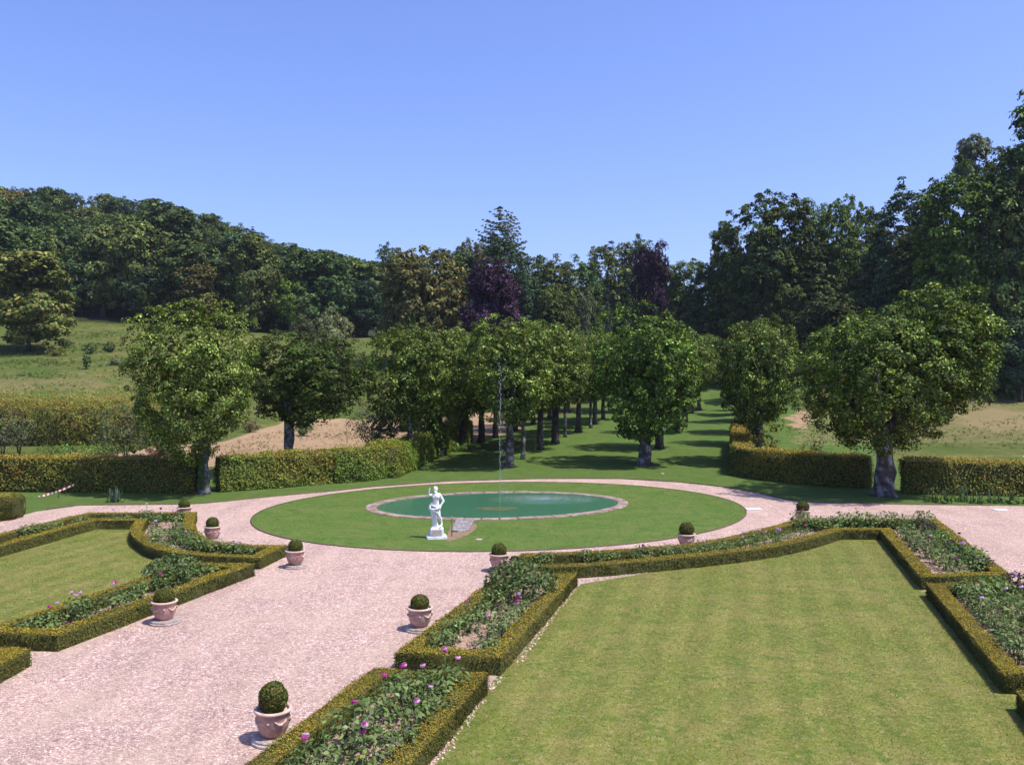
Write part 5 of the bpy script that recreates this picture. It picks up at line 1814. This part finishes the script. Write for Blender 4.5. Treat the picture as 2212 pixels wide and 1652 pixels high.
# ------------------------------------------------------------------ grass blades, pebbles, litter
def scatter(poly, dens, ymin, ymax, excl=()):
    xs_ = [p[0] for p in poly]; ys_ = [p[1] for p in poly]
    x0, x1 = max(min(xs_), -0.62 * ymax), min(max(xs_), 0.62 * ymax)
    y0, y1 = max(min(ys_), ymin), min(max(ys_), ymax)
    n = int((x1 - x0) * (y1 - y0) * dens)
    p = np.c_[RNG.uniform(x0, x1, n), RNG.uniform(y0, y1, n)]
    k = in_poly(p[:, 0], p[:, 1], poly) & (np.abs(p[:, 0]) < 0.605 * p[:, 1] + 0.3)
    for e in excl: k &= ~in_poly(p[:, 0], p[:, 1], e)
    return p[k]


def blades(name, p, z, h, w, cols, weights, label, straw_k=1.0):
    n = len(p)
    a = RNG.uniform(0, 6.283, n)
    hh = h * RNG.uniform(.4, 1.3, n)
    ln = h * RNG.uniform(.6, 2.6, n)
    d = RNG.uniform(0, 6.283, n)
    v = np.empty((n, 3, 3), np.float32)
    ox_, oy_ = np.cos(a) * w, np.sin(a) * w
    zz = np.full(n, z)
    v[:, 0] = np.c_[p[:, 0] - ox_, p[:, 1] - oy_, zz]
    v[:, 1] = np.c_[p[:, 0] + ox_, p[:, 1] + oy_, zz]
    v[:, 2] = np.c_[p[:, 0] + np.cos(d) * ln, p[:, 1] + np.sin(d) * ln, zz + hh]
    q = np.c_[p, np.zeros(n)]
    c = palette(n, cols, weights, .24) * (1 + .16 * sinnoise(q, 1.4, 31))[:, None] * (1 + .12 * sinnoise(q, .4, 33))[:, None]
    st_ = np.clip(sinnoise(q, 3.3, 37) * 1.1 + sinnoise(q, .9, 38) * 1.1 - .35, 0, .85)[:, None] * straw_k
    c = c * (1 - st_) + np.array([0.27, 0.22, 0.10]) * st_
    gr_ = np.clip(sinnoise(q, 4.1, 41) * 1.2 + sinnoise(q, 1.3, 42) * 1.0 - .45, 0, .8)[:, None]
    c = c * (1 - gr_) + np.array([0.10, 0.155, 0.035]) * gr_
    return tag(link(name, np_mesh(name, v.reshape(-1, 3), np.arange(3 * n).reshape(n, 3), c), M['blade']), label, kind='stuff')


beds_out = [ccw(BEDPOLY[k][0]) for k in BEDPOLY]
G1 = [(0.150, 0.167, 0.028), (0.10, 0.148, 0.022), (0.205, 0.19, 0.05), (0.30, 0.245, 0.105)]
blades('grass', scatter(LAWN_R, 620, 13, 36, beds_out), .0135, .016, .011, G1, [.4, .3, .2, .1], 'short mown grass blades of the right lawn')
blades('grass', scatter(LAWN_L, 600, 16, 38, beds_out), .0135, .016, .011, G1, [.4, .3, .2, .1], 'short mown grass blades of the left lawn')
G2 = [(0.082, 0.15, 0.030), (0.07, 0.135, 0.027), (0.13, 0.175, 0.045), (0.19, 0.185, 0.065)]
pond_o = ellipse(*POND)
blades('grass', scatter(OVAL, 420, 28, 54, [pond_o, dp]), .029, .016, .009, G2, [.45, .3, .2, .05], 'mown grass blades of the oval lawn', .4)


def tufts(name, p, h, w, cols, label, per=5):
    n = len(p)
    zt = terrain(p[:, 0], p[:, 1])
    q = np.repeat(np.c_[p, zt - 0.03], per, 0)
    q[:, :2] += RNG.normal(0, w * 2, (n * per, 2))
    N = len(q)
    d = RNG.uniform(0, 6.283, N); a = RNG.uniform(0, 6.283, N)
    hh = np.repeat(h * RNG.uniform(.4, 1.3, n), per) * RNG.uniform(.6, 1.2, N)
    ln = hh * RNG.uniform(.2, .9, N)
    v = np.empty((N, 3, 3), np.float32)
    v[:, 0] = q - np.c_[np.cos(a) * w, np.sin(a) * w, np.zeros(N)]
    v[:, 1] = q + np.c_[np.cos(a) * w, np.sin(a) * w, np.zeros(N)]
    v[:, 2] = q + np.c_[np.cos(d) * ln, np.sin(d) * ln, hh]
    c = np.repeat(palette(n, cols, None, .2), per, 0)
    return tag(link(name, np_mesh(name, v.reshape(-1, 3), np.arange(3 * N).reshape(N, 3), c), M['blade']), label, kind='stuff')


def spread(pixpoly, n):
    w = [hit(*q) for q in pixpoly]
    xs_, ys_ = [q[0] for q in w], [q[1] for q in w]
    p = np.c_[RNG.uniform(min(xs_), max(xs_), n), RNG.uniform(min(ys_), max(ys_), n)]
    p = p[in_poly(p[:, 0], p[:, 1], w)]
    return p[sinnoise(np.c_[p * 1.0, np.zeros(len(p))], .25, 61) + RNG.normal(0, .4, len(p)) > -.1]


MC = [(0.10, 0.145, 0.028), (0.075, 0.12, 0.02), (0.12, 0.15, 0.032), (0.20, 0.17, 0.07)]
tufts('meadow_grass', spread([(-40, 850), (-40, 742), (100, 745), (200, 700), (290, 702), (330, 860)], 9000), .30, .05, MC[:3], 'rough grass tufts on the left meadow slope')
tufts('meadow_grass', spread([(1690, 955), (1720, 850), (2250, 842), (2250, 975)], 8000), .22, .03, MC[::-1], 'rough grass tufts on the right meadow')
tufts('field_grass', spread([(330, 985), (470, 965), (600, 925), (780, 908), (780, 985)], 2600), .20, .025, MC[2:] + [(0.26, 0.20, 0.10)], 'dry grass and weeds on the bare field')
gw = scatter(gpoly, 1.2, 13, 34, beds_out + [LAWN_R, LAWN_L, OVAL])
gw = gw[sinnoise(np.c_[gw, np.zeros(len(gw))], .8, 71) > .75]
tufts('gravel_weeds', gw, .04, .015, [(0.14, 0.17, 0.04), (0.20, 0.19, 0.06)], 'small weeds growing in the gravel', 14)


def pebbles(name, p, z, s0, s1, cols, weights, label):
    n = len(p)
    s = RNG.uniform(s0, s1, (n, 1, 1))
    sh = oc[None] * np.array([1, 1, .4]) * RNG.uniform(.6, 1.3, (n, 6, 1))
    rot = RNG.uniform(0, 6.283, n)
    c, si = np.cos(rot), np.sin(rot)
    sh = np.stack([sh[..., 0] * c[:, None] - sh[..., 1] * si[:, None], sh[..., 0] * si[:, None] + sh[..., 1] * c[:, None], sh[..., 2]], -1) * s
    v = (np.c_[p, np.full(n, z)][:, None] + sh).reshape(-1, 3)
    f = (np.arange(n)[:, None, None] * 6 + of[None]).reshape(-1, 3)
    col = np.repeat(palette(n, cols, weights, .15), 8, 0)
    return tag(link(name, np_mesh(name, v, f, col), M['pebble']), label, kind='stuff')


GC = [(0.49, 0.315, 0.275), (0.40, 0.245, 0.215), (0.60, 0.44, 0.385), (0.78, 0.69, 0.62), (0.27, 0.175, 0.165)]
ex = beds_out + [LAWN_R, LAWN_L, OVAL]
pb = np.concatenate([scatter(gpoly, 90, 12, 20, ex), scatter(gpoly, 35, 20, 30, ex)])
pebbles('gravel', pb, .009, .009, .022, GC, [.40, .24, .17, .04, .15], 'loose pinkish gravel stones on the walk')
# pale stones in the gaps between hedges and lawn
LN = []
for line in ([(1250, 1262), (1228, 1290), (1200, 1322), (1165, 1368), (1136, 1412), (1112, 1432)], [(1085, 1462), (1068, 1474), (1058, 1496)], [(1048, 1508), (1022, 1542), (985, 1592), (940, 1650), (900, 1710)],
             [(1262, 1256), (1400, 1236), (1500, 1221), (1650, 1201), (1790, 1172)], [(1985, 1266), (2010, 1290)], [(285, 1165), (305, 1186), (350, 1206)], [(130, 1397), (300, 1328), (540, 1232)], [(820, 1455), (640, 1588), (560, 1650)]):
    w = pix(line)
    for a, b in zip(w, w[1:]):
        m = int(math.dist(a, b) * 50)
        for _ in range(m):
            t = random.random()
            LN.append((a[0] + (b[0] - a[0]) * t + random.gauss(0, .045), a[1] + (b[1] - a[1]) * t + random.gauss(0, .06)))
pebbles('edge_stones', np.array(LN), .014, .012, .042, [(0.42, 0.30, 0.21), (0.54, 0.43, 0.34), (0.30, 0.21, 0.14)], None, 'pale stones filling the joint between lawn and hedges')
# clods on the soil of the beds
cl_ = np.concatenate([scatter(BEDPOLY[k][1], 60, 12, 40) for k in ('nearest right', 'second right', 'curved right', 'crescent left', 'second left', 'far right')])
pebbles('soil_clods', cl_, .055, .015, .04, [(0.34, 0.23, 0.16), (0.26, 0.17, 0.12), (0.46, 0.34, 0.26)], None, 'dry clods lying on the flower bed soil')
hm, hnt, hb = new_mat('haze')
hnt.nodes.remove(hb)
pvv = hnt.nodes.new('ShaderNodeVolumePrincipled')
pvv.inputs['Color'].default_value = (0.80, 0.88, 1.0, 1)
pvv.inputs['Density'].default_value = 0.00010
hnt.links.new(pvv.outputs[0], hnt.nodes['Material Output'].inputs['Volume'])
zlo = float(V0min) - 1.2
bm = bmesh.new()
bmesh.ops.create_cube(bm, size=1)
for v in bm.verts: v.co = Vector((v.co.x * 900, 205 + v.co.y * 500, zlo if v.co.z < 0 else 112))
tag(link('haze', bm_mesh('haze', bm), hm), 'thin blue summer haze over the valley', kind='stuff')
tri = sum(len(m.loops) - 2 * len(m.polygons) for m in bpy.data.meshes)
for o in bpy.data.objects:
    if len(o.get('label', '').split()) > 16: print('LONG', o['label'])
print('TRIANGLES', tri, 'OBJECTS', len(bpy.data.objects))
